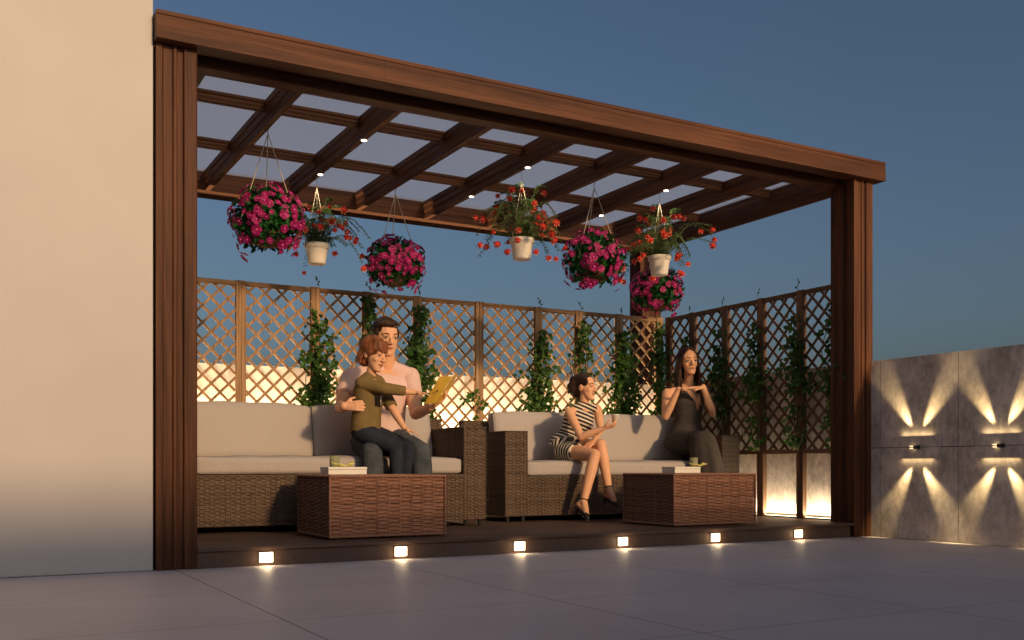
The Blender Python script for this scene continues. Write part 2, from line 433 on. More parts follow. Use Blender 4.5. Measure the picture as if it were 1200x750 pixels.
for Y in (7.0, 8.02):
    xs = [1.375] + RX + [6.65]
    for i in range(len(xs)-1):
        a_ = xs[i] + (.054 if i else .001); b_ = xs[i+1]-.003
        prof = [(Y, 3.083), (Y+.05, 3.083), (Y+.056, 3.12), (Y+.06, 3.155), (Y-.014, 3.155), (Y-.014, 3.135), (Y-.004, 3.128), (Y-.004, 3.108), (Y, 3.1)]
        part('purlin', MB().prism(prof, 0, a_, b_), WX, pg, bevel=.002)
part('roof_sheet', MB().box(1.362, 6.670, 6.302, 8.970, 3.159, 3.165), SHEET, pg)

# downlights under the rafters
dl = ['left rafter pair, front', 'left rafter pair, rear', 'middle rafter, front', 'middle rafter, rear, among red flowers', 'right rafter, front', 'right rafter, rear']
k = 0
for X in (RX[1], RX[3], RX[5]):
    for Y in (6.985, 7.98):
        cx = X+.0225
        s = thing('downlight', 'small round lit downlight under the ' + dl[k], 'downlight', (cx, Y, 2.985), 'downlights under the pergola rafters'); k += 1
        part('trim_ring', MB().cap((cx, Y, 2.9915), (cx, Y, 2.984), .026, .026, 20, True, True), POT, s)
        part('lens', MB().cap((cx, Y, 2.9835), (cx, Y, 2.981), .019, .019, 20, True, True), DOWN, s)
        light('downlight_beam', 'SPOT', (cx, Y, 2.975), 8, (1, .80, .52), (0, 0, -1), spot_size=R_(110), spot_blend=.8, shadow_soft_size=.02)

# ------------------------------------------------------------------ lattice fences
ZT, ZB = 2.2, .712
def lattice(mbs, O, U, Nn, w, z0, z1, pitch=.147, sw=.022):
    """diagonal slats in two layers over a rectangle starting at O along U"""
    O, U, Nn = V(O), V(U), V(Nn)
    h = z1-z0
    for sgn, off in ((1, -.007), (-1, .007)):
        k = -h if sgn > 0 else 0
        lim = w if sgn > 0 else w+h
        s_ = k + pitch*.5
        while s_ < lim:
            if sgn > 0: a0 = max(0, s_); a1 = min(w, s_+h); za, zb = a0-s_, a1-s_
            else: a0 = max(0, s_-h); a1 = min(w, s_); za, zb = s_-a0, s_-a1
            if a1-a0 > .02:
                mbs.bar(O+U*a0+UP*(z0+za)+Nn*off, O+U*a1+UP*(z0+zb)+Nn*off, sw, Nn, .011)
            s_ += pitch
def fence(label, posts, along_x, f, tx, tz, halfw):
    mid = (posts[0]+posts[-1])/2
    t = thing('lattice_fence', label, 'fence', (mid, f, D) if along_x else (f, mid, D))
    U = V((1, 0, 0)) if along_x else V((0, 1, 0)); Nn = V((0, 1, 0)) if along_x else V((-1, 0, 0))
    base = V((0, f, 0)) if along_x else V((f, 0, 0))
    def bx(a0, a1, n0, n1, z0, z1):
        return MB().box(a0, a1, f+n0, f+n1, z0, z1) if along_x else MB().box(f+n0, f+n1, a0, a1, z0, z1)
    for i in range(len(posts)-1):
        a, b_ = posts[i]+halfw+.003, posts[i+1]-halfw-.003
        L = MB(); lattice(L, base+U*a, U, Nn, b_-a, ZB+.03, ZT-.035)
        part('lattice_panel', L, tz, t)
        part('rail', bx(a, b_, -.019, .019, ZT-.042, ZT-.001), tx, t, bevel=.002)
        part('rail', bx(a, b_, -.019, .019, ZB, ZB+.04), tx, t, bevel=.002)
    for p in posts:
        m_ = bx(p-halfw, p-.0012, -.024, .024, D+.001, ZT+.004)
        m2 = bx(p+.0012, p+halfw, -.024, .024, D+.001, ZT+.004); m_.add(m2.v, m2.f)
        m3 = bx(p-.0012, p+.0012, -.016, .018, D+.001, ZT-.004); m_.add(m3.v, m3.f)
        part('post', m_, tz, t, bevel=.002)
    return t
PX = [1.52, 2.205, 2.87, 3.36, 3.87, 4.523, 5.194, 5.68, 6.19, 6.72]
PY = [6.27, 6.765, 7.28, 7.79, 8.30, 8.70]
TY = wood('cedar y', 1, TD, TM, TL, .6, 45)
DX = wood('shaded cedar y', 1, (.10, .055, .032), (.19, .105, .06), (.26, .15, .09), .6, 45); DZ = wood('shaded cedar z', 2, (.10, .055, .032), (.19, .105, .06), (.26, .15, .09), .6, 45)  # shade on the right fence is put into this darker wood colour
fence('pale brown lattice fence running behind both sofas', PX, True, 8.78, TX, TZ, .042)
fence('shaded lattice fence on the right side between the columns', PY, False, 6.80, DX, DZ, .042)

# ------------------------------------------------------------------ climbing plants
def leaf(mb, p, d, n, L, Wd):
    """pointed leaf at p growing along d with normal n, folded on its midrib"""
    d = V(d).normalized(); s = d.cross(V(n)).normalized(); nn = s.cross(d)
    p = V(p)
    vs = [p, p+d*L*.35+s*Wd*.5+nn*L*.06, p+d*L*.68+s*Wd*.33+nn*L*.05, p+d*L-nn*L*.1, p+d*L*.68-s*Wd*.33+nn*L*.05, p+d*L*.35-s*Wd*.5+nn*L*.06, p+d*L*.5-nn*L*.03]
    mb.add(vs, [(0,6,1),(1,6,2),(2,6,3),(3,6,4),(4,6,5),(5,6,0)])
def rnd(a=1): return random.uniform(-a, a)
def vine(label, base, along, nrm, prof, n, sprig=True, flowers=0):
    """prof: list of (z, half width, density)"""
    base, along, nrm = V(base), V(along), V(nrm)
    t = thing('climbing_plant', label, 'climbing plant', base, 'green climbers on the lattice fence posts')
    st = MB(); tips = []
    for k in range(6):
        off = rnd(.05); pts = []
        top = prof[-1][0] - random.random()*.5*(k > 0)
        z = base.z if sprig != 2 else .74; q = off
        while z < top:
            pts.append(base + along*q + nrm*(.035+.02*math.sin(z*9+k)) + UP*(z-base.z)); q += rnd(.045); q *= .93; z += .11
        if len(pts) > 2: st.tube(pts, .004, 5); tips.append(pts)
    part('stem', st, STEM, t, smooth=True)
    lf = MB(); tot = sum(d for _, _, d in prof)
    for i in range(len(prof)-1):
        z0, w0, d0 = prof[i]; z1, w1, d1 = prof[i+1]
        cnt = int(1.2*n*(d0+d1)/2/tot)
        for c_ in range(cnt//3):
            f = random.random(); z = z0+(z1-z0)*f; hw = w0+(w1-w0)*f
            q0 = random.gauss(0, .5)*hw
            cl = random.randint(2, 5)
            for _ in range(cl):
                L = random.uniform(.035, .065)
                p = base + along*(q0+rnd(.035)) + nrm*random.uniform(-.03, .11) + UP*(z-base.z+rnd(.04))
                dd = along*rnd(1) + UP*random.uniform(-1, .5) + nrm*random.uniform(0, .6)
                leaf(lf, p, dd, nrm + V((rnd(.7), rnd(.7), rnd(.7))), L, L*.85)
    if sprig:
        zt = ZT+.0; p = base + UP*(zt-base.z) + nrm*.0
        pts = [p + along*.012*math.sin(i*1.3) + UP*(.018*i) + nrm*.01 for i in range(random.randint(4, 6))]
        lf.tube(pts, .0016, 4)
        for q in pts[1:]: leaf(lf, q, along*rnd(1)+UP*.5+nrm*rnd(.4), nrm+V((rnd(.5), rnd(.5), rnd(.5))), .026, .02)
    part('foliage', lf, IVY, t, fix=False)
    if flowers:
        for _ in range(flowers):
            fm = MB(); p = base + along*random.uniform(.08, .2) + nrm*.14 + UP*(random.uniform(1.12, 1.24)-base.z)
            for k in range(9):
                a = 2*PI*k/9; dd = along*math.cos(a)+UP*math.sin(a)+nrm*.5
                leaf(fm, p, dd, nrm, .055, .03)
            part('flower', fm, WHITEF, t, fix=False)
    return t
A, B = V((1, 0, 0)), V((0, -1, 0))
full = [(.85, .26, 1.6), (1.1, .27, 1.9), (1.35, .18, 1.3), (1.6, .12, .6), (1.82, .09, .3), (1.98, .04, .05)]
vine('leafy climber on the post left of the man', (2.88, 8.74, D), A, B, full, 620, flowers=2)
vine('thin climber on the post directly behind the man', (3.36, 8.74, D), A, B, [(.9, .10, .5), (1.4, .09, .6), (1.9, .05, .5), (2.15, .03, .2)], 180)
vine('dense climber on the post right of the man', (3.87, 8.74, D), A, B, [(.85, .14, 1.1), (1.2, .17, 1.5), (1.6, .14, 1.1), (1.85, .09, .6), (2.1, .05, .2)], 560)
vine('few ivy sprigs on the post above the gap between the sofas', (4.40, 8.74, D), A, B, [(.8, .2, .4), (1.2, .2, .25), (1.3, .1, .05)], 60, sprig=False)
vine('leafy climber on the post left of the woman in stripes', (5.19, 8.74, D), A, B, full, 700)
vine('thin climber rising behind the head of the woman in stripes', (5.68, 8.74, D), A, B, [(.9, .14, .6), (1.4, .09, .8), (1.8, .07, .6), (2.05, .03, .2)], 280)
vine('densest climber, between the two seated women', (6.19, 8.74, D), A, B, [(.85, .24, 1.6), (1.2, .24, 1.8), (1.5, .17, 1.2), (1.78, .12, .8), (2.0, .05, .15)], 850)
vine('climber in the back corner behind the long-haired woman', (6.66, 8.72, D), A, B, [(.85, .13, 1), (1.5, .11, .9), (1.8, .07, .5), (2.1, .03, .2)], 320)
A, B = V((0, 1, 0)), V((-1, 0, 0))
rp = [(.75, .06, .25), (.95, .10, .5), (1.25, .10, .6), (1.4, .15, 1.3), (1.6, .13, 1.1), (1.8, .07, .4), (2.0, .04, .1)]
for Yp, lb in ((8.30, 'nearest the back corner'), (7.79, 'behind the right sofa arm'), (7.28, 'third from the back corner'), (6.765, 'on the second post from the right column'), (6.30, 'partly hidden by the right column')):
    vine('shaded climber on the darker fence ' + lb, (6.765, Yp, D), A, B, rp, 250, sprig=2)

# ------------------------------------------------------------------ wicker
def weave(mb, O, U, Vv, Nn, w, h, pu, pv, amp=.0045):
    O, U, Vv, Nn = V(O), V(U).normalized(), V(Vv).normalized(), V(Nn).normalized()
    rows = max(1, round(h/pv)); pv = h/rows; cols = max(1, round(w/pu)); pu = w/cols
    seg = cols*4
    for r in range(rows):
        c = (r+.5)*pv; j = random.uniform(-.0008, .0008); vs = []; ph = PI*(r % 2)
        for i in range(seg+1):
            u = i*w/seg; a = amp*math.sin(PI*u/pu + ph)
            sh = O + U*u + Nn*(a+j)
            vs += [sh + Vv*(c-pv*.47) - Nn*.003, sh + Vv*(c+rnd(.0006)) + Nn*.0028, sh + Vv*(c+pv*.47) - Nn*.003]
        fs = []
        for i in range(seg):
            for k in (0, 1): fs.append((i*3+k, (i+1)*3+k, (i+1)*3+k+1, i*3+k+1))
        mb.add(vs, fs)
    for c_ in range(cols+1):
        u = min(max(c_*pu, .003), w-.003)
        p = O+U*u; mb.tube([p, p+Vv*h], .0038, 5)
def wicker_box(mb, x0, x1, y0, y1, z0, z1, faces, pu, pv, amp=.0045):
    mb.box(x0+.010, x1-.010, y0+.010, y1-.010, z0+.008, z1-.010)
    X, Y, Z = V((1,0,0)), V((0,1,0)), V((0,0,1))
    if 'F' in faces: weave(mb, (x0, y0+.006, z0), X, Z, -Y, x1-x0, z1-z0, pu, pv, amp)
    if 'L' in faces: weave(mb, (x0+.006, y0, z0), Y, Z, -X, y1-y0, z1-z0, pu, pv, amp)
    if 'R' in faces: weave(mb, (x1-.006, y0, z0), Y, Z, X, y1-y0, z1-z0, pu, pv, amp)
    if 'B' in faces: weave(mb, (x0, y1-.006, z0), X, Z, Y, x1-x0, z1-z0, pu, pv, amp)
    if 'T' in faces: weave(mb, (x0, y0, z1-.006), X, Y, Z, x1-x0, y1-y0, pu, pv, amp)
def rope(mb, pts, r):
    """two strands twisted about the line pts"""
    for ph in (0, PI):
        out = []
        for i in range(len(pts)-1):
            p, q = V(pts[i]), V(pts[i+1]); d = (q-p); L = d.length; d.normalize(); a = d.orthogonal().normalized(); b = d.cross(a)
            n = max(2, int(L/.008))
            for k in range(n):
                t_ = L*k/n; an = t_/.032*2*PI+ph
                out.append(p+d*t_+(a*math.cos(an)+b*math.sin(an))*r*.55)
        mb.tube(out, r*.62, 5)
def cushion(x0, x1, y0, y1, z0, z1, r=.035, lean=0, puff=.014, sag=0):
    mb = MB(); n = 14
    cx, cy, cz = (x0+x1)/2, (y0+y1)/2, (z0+z1)/2; hx, hy, hz = (x1-x0)/2, (y1-y0)/2, (z1-z0)/2
    bm = bmesh.new(); bmesh.ops.create_cube(bm, size=2); bmesh.ops.subdivide_edges(bm, edges=bm.edges, cuts=n, use_grid_fill=True)
    for v in bm.verts:
        c = v.co
        # pull the grid lines towards the edges so the rounding has enough points
        f = lambda t, h: math.copysign(1-(1-abs(t))**1.6, t)*h
        p = V((f(c.x, hx), f(c.y, hy), f(c.z, hz)))
        i = V((max(-hx+r, min(hx-r, p.x)), max(-hy+r, min(hy-r, p.y)), max(-hz+r, min(hz-r, p.z))))
        o = p-i
        if o.length > 1e-6: p = i+o.normalized()*r
        k = (1-(p.x/hx)**4)*(1-(p.z/hz)**4); p.y += math.copysign(puff, p.y)*k*(abs(c.y) > .98)
        k = (1-(p.x/hx)**4)*(1-(p.y/hy)**4); p.z += math.copysign(puff, p.z)*k*(abs(c.z) > .98)
        p += V((0, 0, 1))*.003*math.sin(p.x*17+cx*5) * (1 if c.z > .9 else 0)
        p.y += lean*(p.z+hz)
        v.co = p + V((cx, cy, cz))
    me = bpy.data.meshes.new('cushion'); bm.to_mesh(me); bm.free()
    return me
def piping(x0, x1, y, z0, z1, r, lean=0):
    mb = MB(); pts = []
    for cx, cz, a0 in ((x1-r, z1-r, 0), (x0+r, z1-r, 90), (x0+r, z0+r, 180), (x1-r, z0+r, 270)):
        for k in range(4):
            a = R_(a0+k*30); z = cz+r*math.sin(a); pts.append((cx+r*math.cos(a), y+lean*(z-z0), z))
    pts.append(pts[0]); mb.tube(pts, .004, 6); return mb
def sofa(label, x0, x1, y0, dep, zc, zarm, armw, ncush, zback, inner_left_visible):
    t = thing('wicker_sofa', label, 'sofa', ((x0+x1)/2, y0+dep/2, D), 'wicker sofas with grey cushions')
    zb = D+.05; zs = zc-.13
    pu, pv = .036, .0135
    b_ = MB(); wicker_box(b_, x0+armw, x1-armw, y0+.004, y0+dep-.1, zb, zs, 'F', pu, pv); part('wicker_base', b_, WICK, t)
    b_ = MB(); wicker_box(b_, x0, x0+armw, y0, y0+dep-.02, zb, zarm, 'FLRT', pu, pv); part('arm', b_, WICK, t)
    b_ = MB(); wicker_box(b_, x1-armw, x1, y0, y0+dep-.02, zb, zarm, 'FLRT', pu, pv); part('arm', b_, WICK, t)
    b_ = MB(); wicker_box(b_, x0+.01, x1-.01, y0+dep-.1, y0+dep, zb, zback, 'FTB', pu, pv); part('back', b_, WICK, t)
    for lx in (x0+.04, x0+armw-.03, (x0+x1)/2, x1-armw+.03, x1-.04):
        for ly in (y0+.04, y0+dep-.06):
            part('leg', MB().cap((lx, ly, D+.001), (lx, ly, zb+.01), .016, .018, 10, True, True), BLACK, t)
    w = (x1-x0-2*armw-.01)/ncush
    a = x0+armw+.005
    s_ = cushion(x0+armw+.006, x1-armw-.006, y0+.02, y0+dep-.2, zs+.002, zc, .03)
    o = link('seat_cushion', s_, FAB, t, True)
    for i in range(ncush):
        xa, xb = a+i*w+.004, a+(i+1)*w-.004
        o = link('back_cushion', cushion(xa, xb, y0+dep-.36, y0+dep-.22, zc+.004, zback+.07, .035, .20, .02), FAB, t, True)
        pm = part('piping', piping(xa+.004, xb-.004, y0+dep-.345, zc+.01, zback+.064, .03, .20), FAB, None, True)
        pm.parent = o; pm.matrix_parent_inverse = Matrix.Identity(4)
        pm.location = (0, 0, 0)
        pm.matrix_parent_inverse = Matrix.Identity(4)
    return t
sofa('long grey-cushioned wicker sofa under the man and boy', 1.29, 3.78, 7.2, .92, .665, .915, .20, 2, 1.01, True)
sofa('long grey-cushioned wicker sofa with the two women', 4.12, 6.72, 7.5, .92, .64, .90, .22, 2, 1.02, True)

def wtable(label, x0, x1, y0, y1, z1):
    t = thing('wicker_table', label, 'coffee table', ((x0+x1)/2, (y0+y1)/2, D), 'low red brown wicker tables')
    z0 = D+.012
    b_ = MB(); wicker_box(b_, x0, x1, y0, y1, z0, z1, 'FLRT', .085, .0125, .0062); part('wicker_body', b_, WICKT, t)
    for z in (z0+.006, z1-.004):
        r_ = MB(); rope(r_, [(x0, y0, z), (x1, y0, z), (x1, y1, z), (x0, y1, z), (x0, y0, z)], .011); part('braided_edge', r_, WICKT, t, True)
    r_ = MB()
    for cx, cy in ((x0, y0), (x1, y0), (x1, y1), (x0, y1)): rope(r_, [(cx, cy, z0), (cx, cy, z1)], .008)
    part('corner_braid', r_, WICKT, t, True)
    return t
wtable('red brown wicker table in front of the man and boy', 2.15, 2.975, 6.275, 6.95, .535)
wtable('red brown wicker table in front of the long-haired woman', 4.95, 5.79, 6.275, 6.95, .535)
def tableset(label, u0, u1, v, Yb, ug, Yg, un, Yn, zt):
    xa, xb = W(u0, v, Yb).x, W(u1, v, Yb).x
    bx = thing('white_box', 'flat white box ' + label, 'box', ((xa+xb)/2, Yb+.07, zt), 'flat white boxes on the wicker tables')
    part('box_body', MB().box(xa, xb, Yb, Yb+.17, zt+.002, zt+.034), WHITE, bx, bevel=.004)
    part('lid', MB().box(xa-.002, xb+.002, Yb-.002, Yb+.172, zt+.035, zt+.053), WHITE, bx, bevel=.004)
    p = W(ug, 540, Yg)
    g = thing('drinking_glass', 'clear straight drinking glass ' + label, 'glass', (p.x, Yg, zt), 'glasses on the wicker tables')
    gm = MB(); n = 24
    prof = [(.0, .003), (.030, .003), (.035, .13), (.0335, .13), (.0285, .010), (.0, .010)]
    rs = [(V((p.x, Yg, zt+z)), V((max(r, .0005), 0, 0)), V((0, max(r, .0005), 0))) for r, z in prof]
    gm.loft(rs, n); part('glass_body', gm, GLASS, g, True)
    part('drink', MB().cap((p.x, Yg, zt+.011), (p.x, Yg, zt+.085), .027, .031, 20, True, True), GLASS, g, True)
    q = W(un, 550, Yn)
    nm = MB(); nx, ny = 12, 6; vs = []
    for i in range(nx+1):
        for j in range(ny+1):
            s_, r_ = i/nx*2-1, j/ny*2-1
            vs.append((q.x+s_*.075, Yn+r_*.035*(1-.3*abs(s_)), zt+.058+.018*s_*s_+.006*math.sin(s_*7+r_*2)+.01*abs(r_)))
    fs = [(i*(ny+1)+j, (i+1)*(ny+1)+j, (i+1)*(ny+1)+j+1, i*(ny+1)+j+1) for i in range(nx) for j in range(ny)]
    nk = part('napkin', MB().add(vs, fs), YEL, None, True, fix=False)
    sm = nk.modifiers.new('th', 'SOLIDIFY'); sm.thickness = .004
    tag(nk, 'crumpled yellow napkin ' + label, 'napkin', 'yellow napkins on the wicker tables')
tableset('on the table by the man and boy', 385, 430, 552, 6.42, 392, 6.66, 402, 6.50, .540)
tableset('on the table by the long-haired woman', 791, 821, 552, 6.42, 813, 6.66, 818, 6.50, .540)

# ------------------------------------------------------------------ hanging baskets and pots
def flower_mesh():
    mb = MB()
    for k in range(5):
        a = 2*PI*k/5; d = V((math.cos(a), math.sin(a), .35)).normalized(); s = V((-math.sin(a), math.cos(a), 0))
        o = V((0, 0, 0)); L = .036
        vs = [o, o+d*L*.55+s*.013, o+d*L*.95+s*.016, o+d*L*1.05, o+d*L*.95-s*.016, o+d*L*.55-s*.013]
        vs = [V(v) for v in vs]; vs[2].z -= .004; vs[4].z -= .004; vs[3].z -= .007
        mb.add(vs, [(0,1,5),(1,2,3,4,5)])
    return mb.mesh('petals')
PET = flower_mesh(); PET.materials.append(PINK)
THR = MB().ell((0, 0, .006), .009, .009, .007, n=8, k=5).mesh('throat'); THR.materials.append(PINKC)
def hanging_ball(label, x, y, rad, seed):
    random.seed(seed)
    zc = 2.335
    t = thing('hanging_basket', label, 'hanging basket', (x, y, zc-rad), 'round hanging baskets of magenta flowers')
    part('basket', MB().ell((x, y, zc-.10), .15, .15, .10, n=20), COIR, t, True)
    lf = MB(); lf.ell((x, y, zc), rad*.72, rad*.72, rad*.70, n=14)
    for _ in range(950):
        d = V((random.gauss(0, 1), random.gauss(0, 1), random.gauss(0, 1))).normalized()
        if d.z < -.85: continue
        p = V((x, y, zc)) + V((d.x*rad, d.y*rad, d.z*rad*.92))*random.uniform(.70, .93)
        leaf(lf, p, d*.5+V((rnd(), rnd(), rnd()-.2)), d, random.uniform(.04, .07), .032)
    part('foliage', lf, PETL, t, fix=False)
    view = -V((x, y, zc-.6)).normalized()
    cnt = 0; pos = []
    while cnt < 99:
        d = V((random.gauss(0, 1), random.gauss(0, 1), random.gauss(0, 1))).normalized()
        if d.dot(view) < -.25 or d.z < -.8: continue
        if random.random() < .5*max(0, math.sin(d.x*4+seed)*math.sin(d.z*5+d.y*3)): continue
        if any((d-q).length < .15 for q in pos) : 
            if random.random() < .8: continue
        pos.append(d)
        p = V((x, y, zc)) + V((d.x*rad, d.y*rad, d.z*rad*.93))*random.uniform(.92, 1.06)*(1+.025*math.sin(d.x*7+seed)*math.sin(d.z*6))
        if d.z < -.35: p.z -= random.random()**2*.10
        f = bpy.data.objects.new('flower', PET); col.objects.link(f); f.parent = t
        q = (d+V((rnd(.35), rnd(.35), rnd(.35)))).to_track_quat('Z', 'Y')
        f.location = p - V(t.location); f.rotation_mode = 'QUATERNION'; f.rotation_quaternion = q @ Quaternion((0, 0, 1), random.random()*6)
        s = random.choice((.55, .75, .9, 1.1))*random.uniform(.9, 1.1); f.scale = (s, s, s)
        g = bpy.data.objects.new('throat', THR); col.objects.link(g); g.parent = f
        cnt += 1
    ap = V((x, y, 2.94)); ss = []
    for k in range(3):
        a = R_(200+120*k); q = V((x+math.cos(a)*rad*.85, y+math.sin(a)*rad*.85, zc-.02))
        part('string', MB().tube([ap, (ap+q)/2, q], .0032, 6), STR, t, True)
    part('hook', MB().tube([(x, y, 2.992), (x+.006, y, 2.975), (x-.006, y, 2.955), (x, y, 2.94)], .003, 6), BLACK, t, True)
    return t
hanging_ball('round magenta flower basket nearest the left column', 1.963, 7.05, .255, 3)
hanging_ball('round magenta flower basket above the man', 3.35, 8.06, .25, 5)
hanging_ball('round magenta flower basket above the woman in stripes', 4.735, 7.07, .26, 8)
hanging_ball('lowest looking magenta flower basket, by the rear corner column', 6.12, 8.03, .255, 13)

def bell_mesh():
    mb = MB(); n = 10
    mb.loft([(V((0, 0, 0)), V((.004, 0, 0)), V((0, .004, 0))), (V((0, 0, -.012)), V((.013, 0, 0)), V((0, .013, 0))), (V((0, 0, -.028)), V((.016, 0, 0)), V((0, .016, 0))), (V((0, 0, -.034)), V((.012, 0, 0)), V((0, .012, 0)))], n)
    for k in range(5):
        a = 2*PI*k/5; d = V((math.cos(a), math.sin(a), -.25))
        leaf(mb, V((0, 0, -.008))+d*.006, d, UP, .026, .02)
    return mb.mesh('bell')
BELL = bell_mesh(); BELL.materials.append(REDF)
m_ = MB()
for k in range(6):
    a = 2*PI*k/6+.3; leaf(m_, V((math.cos(a)*.006, math.sin(a)*.006, -.026)), V((math.cos(a), math.sin(a), -.5)), UP, .020, .013)
SKIRT = m_.mesh('skirt'); SKIRT.materials.append(CREAMF)
def fuchsia(label, x, y, seed, zr=2.435):
    random.seed(seed)
    t = thing('hanging_pot', label, 'hanging plant', (x, y, zr-.17), 'cream pots of red flowers')
    pt = MB()
    prof = [(.068, 0), (.072, .012), (.088, .12), (.090, .125), (.100, .130), (.102, .165), (.098, .168), (.090, .160), (.080, .10)]
    pt.loft([(V((x, y, zr-.17+z)), V((r, 0, 0)), V((0, r, 0))) for r, z in prof], 28); part('pot', pt, POT, t, True, fix=True)
    part('soil', MB().cap((x, y, zr-.05), (x, y, zr-.025), .086, .088, 20, True, True), COIR, t)
    st, lf = MB(), MB(); tips = []
    for k in range(40):
        a = 2*PI*k/40*1.0 + rnd(.2); reach = random.uniform(.15, .50); rise = random.uniform(.10, .36); drop = random.uniform(.05, .30)
        if k % 3 == 0: reach *= .45; rise += .10; drop = .02
        pts = []; n = 12; curl = rnd(.5)
        for i in range(n+1):
            s = i/n; z = rise*math.sin(min(1, s*1.45)*PI/2) - drop*max(0, s-.45)**1.6*2.6
            aa = a+curl*s*.6
            pts.append(V((x+math.cos(aa)*(.03+reach*s), y+math.sin(aa)*(.03+reach*s), zr-.03+z)))
        st.tube(pts, [.0028-.0018*i/n for i in range(n+1)], 4)
        for i in range(1, n+1):
            d = (pts[i]-pts[i-1]).normalized(); s = d.cross(UP).normalized()
            for sg in (1, -1):
                for q in (0, .5):
                    p = pts[i-1].lerp(pts[i], q)
                    leaf(lf, p, s*sg+d*.5-UP*random.uniform(-.1, .6), UP+V((rnd(.3), rnd(.3), 0)), random.uniform(.028, .045), .013)
        tips.append(pts)
    for _ in range(240):
        a = random.random()*2*PI; r = random.uniform(0, .12)
        leaf(lf, V((x+math.cos(a)*r, y+math.sin(a)*r, zr+random.uniform(-.03, .14))), V((rnd(), rnd(), rnd()+.3)), UP, .04, .016)
    part('stem', st, STEM, t, True); part('foliage', lf, FUCL, t, fix=False)
    for k, pts in enumerate(tips):
        if k % 6 == 5: continue
        for j in range(random.choice((1, 1, 2))):
            p = pts[-1-(j*3)] - UP*random.uniform(.01, .05) + V((rnd(.02), rnd(.02), 0))
            f = bpy.data.objects.new('flower', BELL); col.objects.link(f); f.parent = t; f.location = p-V(t.location)
            f.rotation_euler = (rnd(.9), rnd(.9), random.random()*6); s = random.uniform(.95, 1.35); f.scale = (s, s, s)
            g = bpy.data.objects.new('petal_skirt', SKIRT); col.objects.link(g); g.parent = f
    ap = V((x, y, 2.90))
    for k in range(3):
        a = R_(190+120*k); q = V((x+math.cos(a)*.10, y+math.sin(a)*.10, zr-.01))
        part('string', MB().tube([ap, q], .0022, 5), STR, t, True)
    part('hook', MB().tube([(x, y, 2.992), (x, y, 2.90)], .002, 5), STR, t, True)
fuchsia('cream pot of red flowers between the two left magenta baskets', 2.655, 8.07, 21)
fuchsia('cream pot of red flowers in the middle of the pergola', 4.04, 7.08, 22)
fuchsia('cream pot of red flowers at the right of the pergola', 5.425, 7.08, 27)

# ------------------------------------------------------------------ wall lamps
for i, yc in enumerate((5.545, 4.80, 4.055)):
    lab = ['left, nearest the pergola column', 'right, at the picture edge', 'third, beyond the picture edge'][i]
    t = thing('wall_lamp', 'small wall lamp throwing crossed beams, ' + lab, 'wall lamp', (6.85, yc, .75), 'wall lamps on the concrete parapet')
    for z0, z1 in ((.664, .750), (.754, .838)):
        part('unlit_band', MB().box(6.832, 6.858, yc-.225, yc+.225, z0, z1), CON, t, bevel=.001)  # added slabs standing in for the unlit band of wall around the lamp
    part('housing', MB().box(6.80, 6.841, yc-.045, yc-.002, .737, .765), BLACK, t)
    part('lens', MB().box(6.805, 6.841, yc+.0, yc+.036, .757, .763), WLENS, t)
    part('lens', MB().box(6.805, 6.841, yc+.0, yc+.036, .739, .745), WLENS, t)
    if i < 3:
        for sz in (1, -1):
            light('edge_spill', 'AREA', (6.838, yc, .752+sz*.092), .13, (1, .76, .40), (.15, 0, sz), shape='RECTANGLE', size=.30, size_y=.012)
            z = .752+sz*.094
            for sy, e, ss in ((1, 36.0, 31), (-1, 36.0, 31)):
                d = V((.10, math.sin(R_(32))*sy, math.cos(R_(32))*sz)) if abs(sy) == 1 else V((.30, sy*.5, sz))
                light('wall_beam', 'SPOT', (6.822, yc+sy*.012, z), e, (1, .74, .36), d, spot_size=R_(ss), spot_blend=1.0, shadow_soft_size=.012)

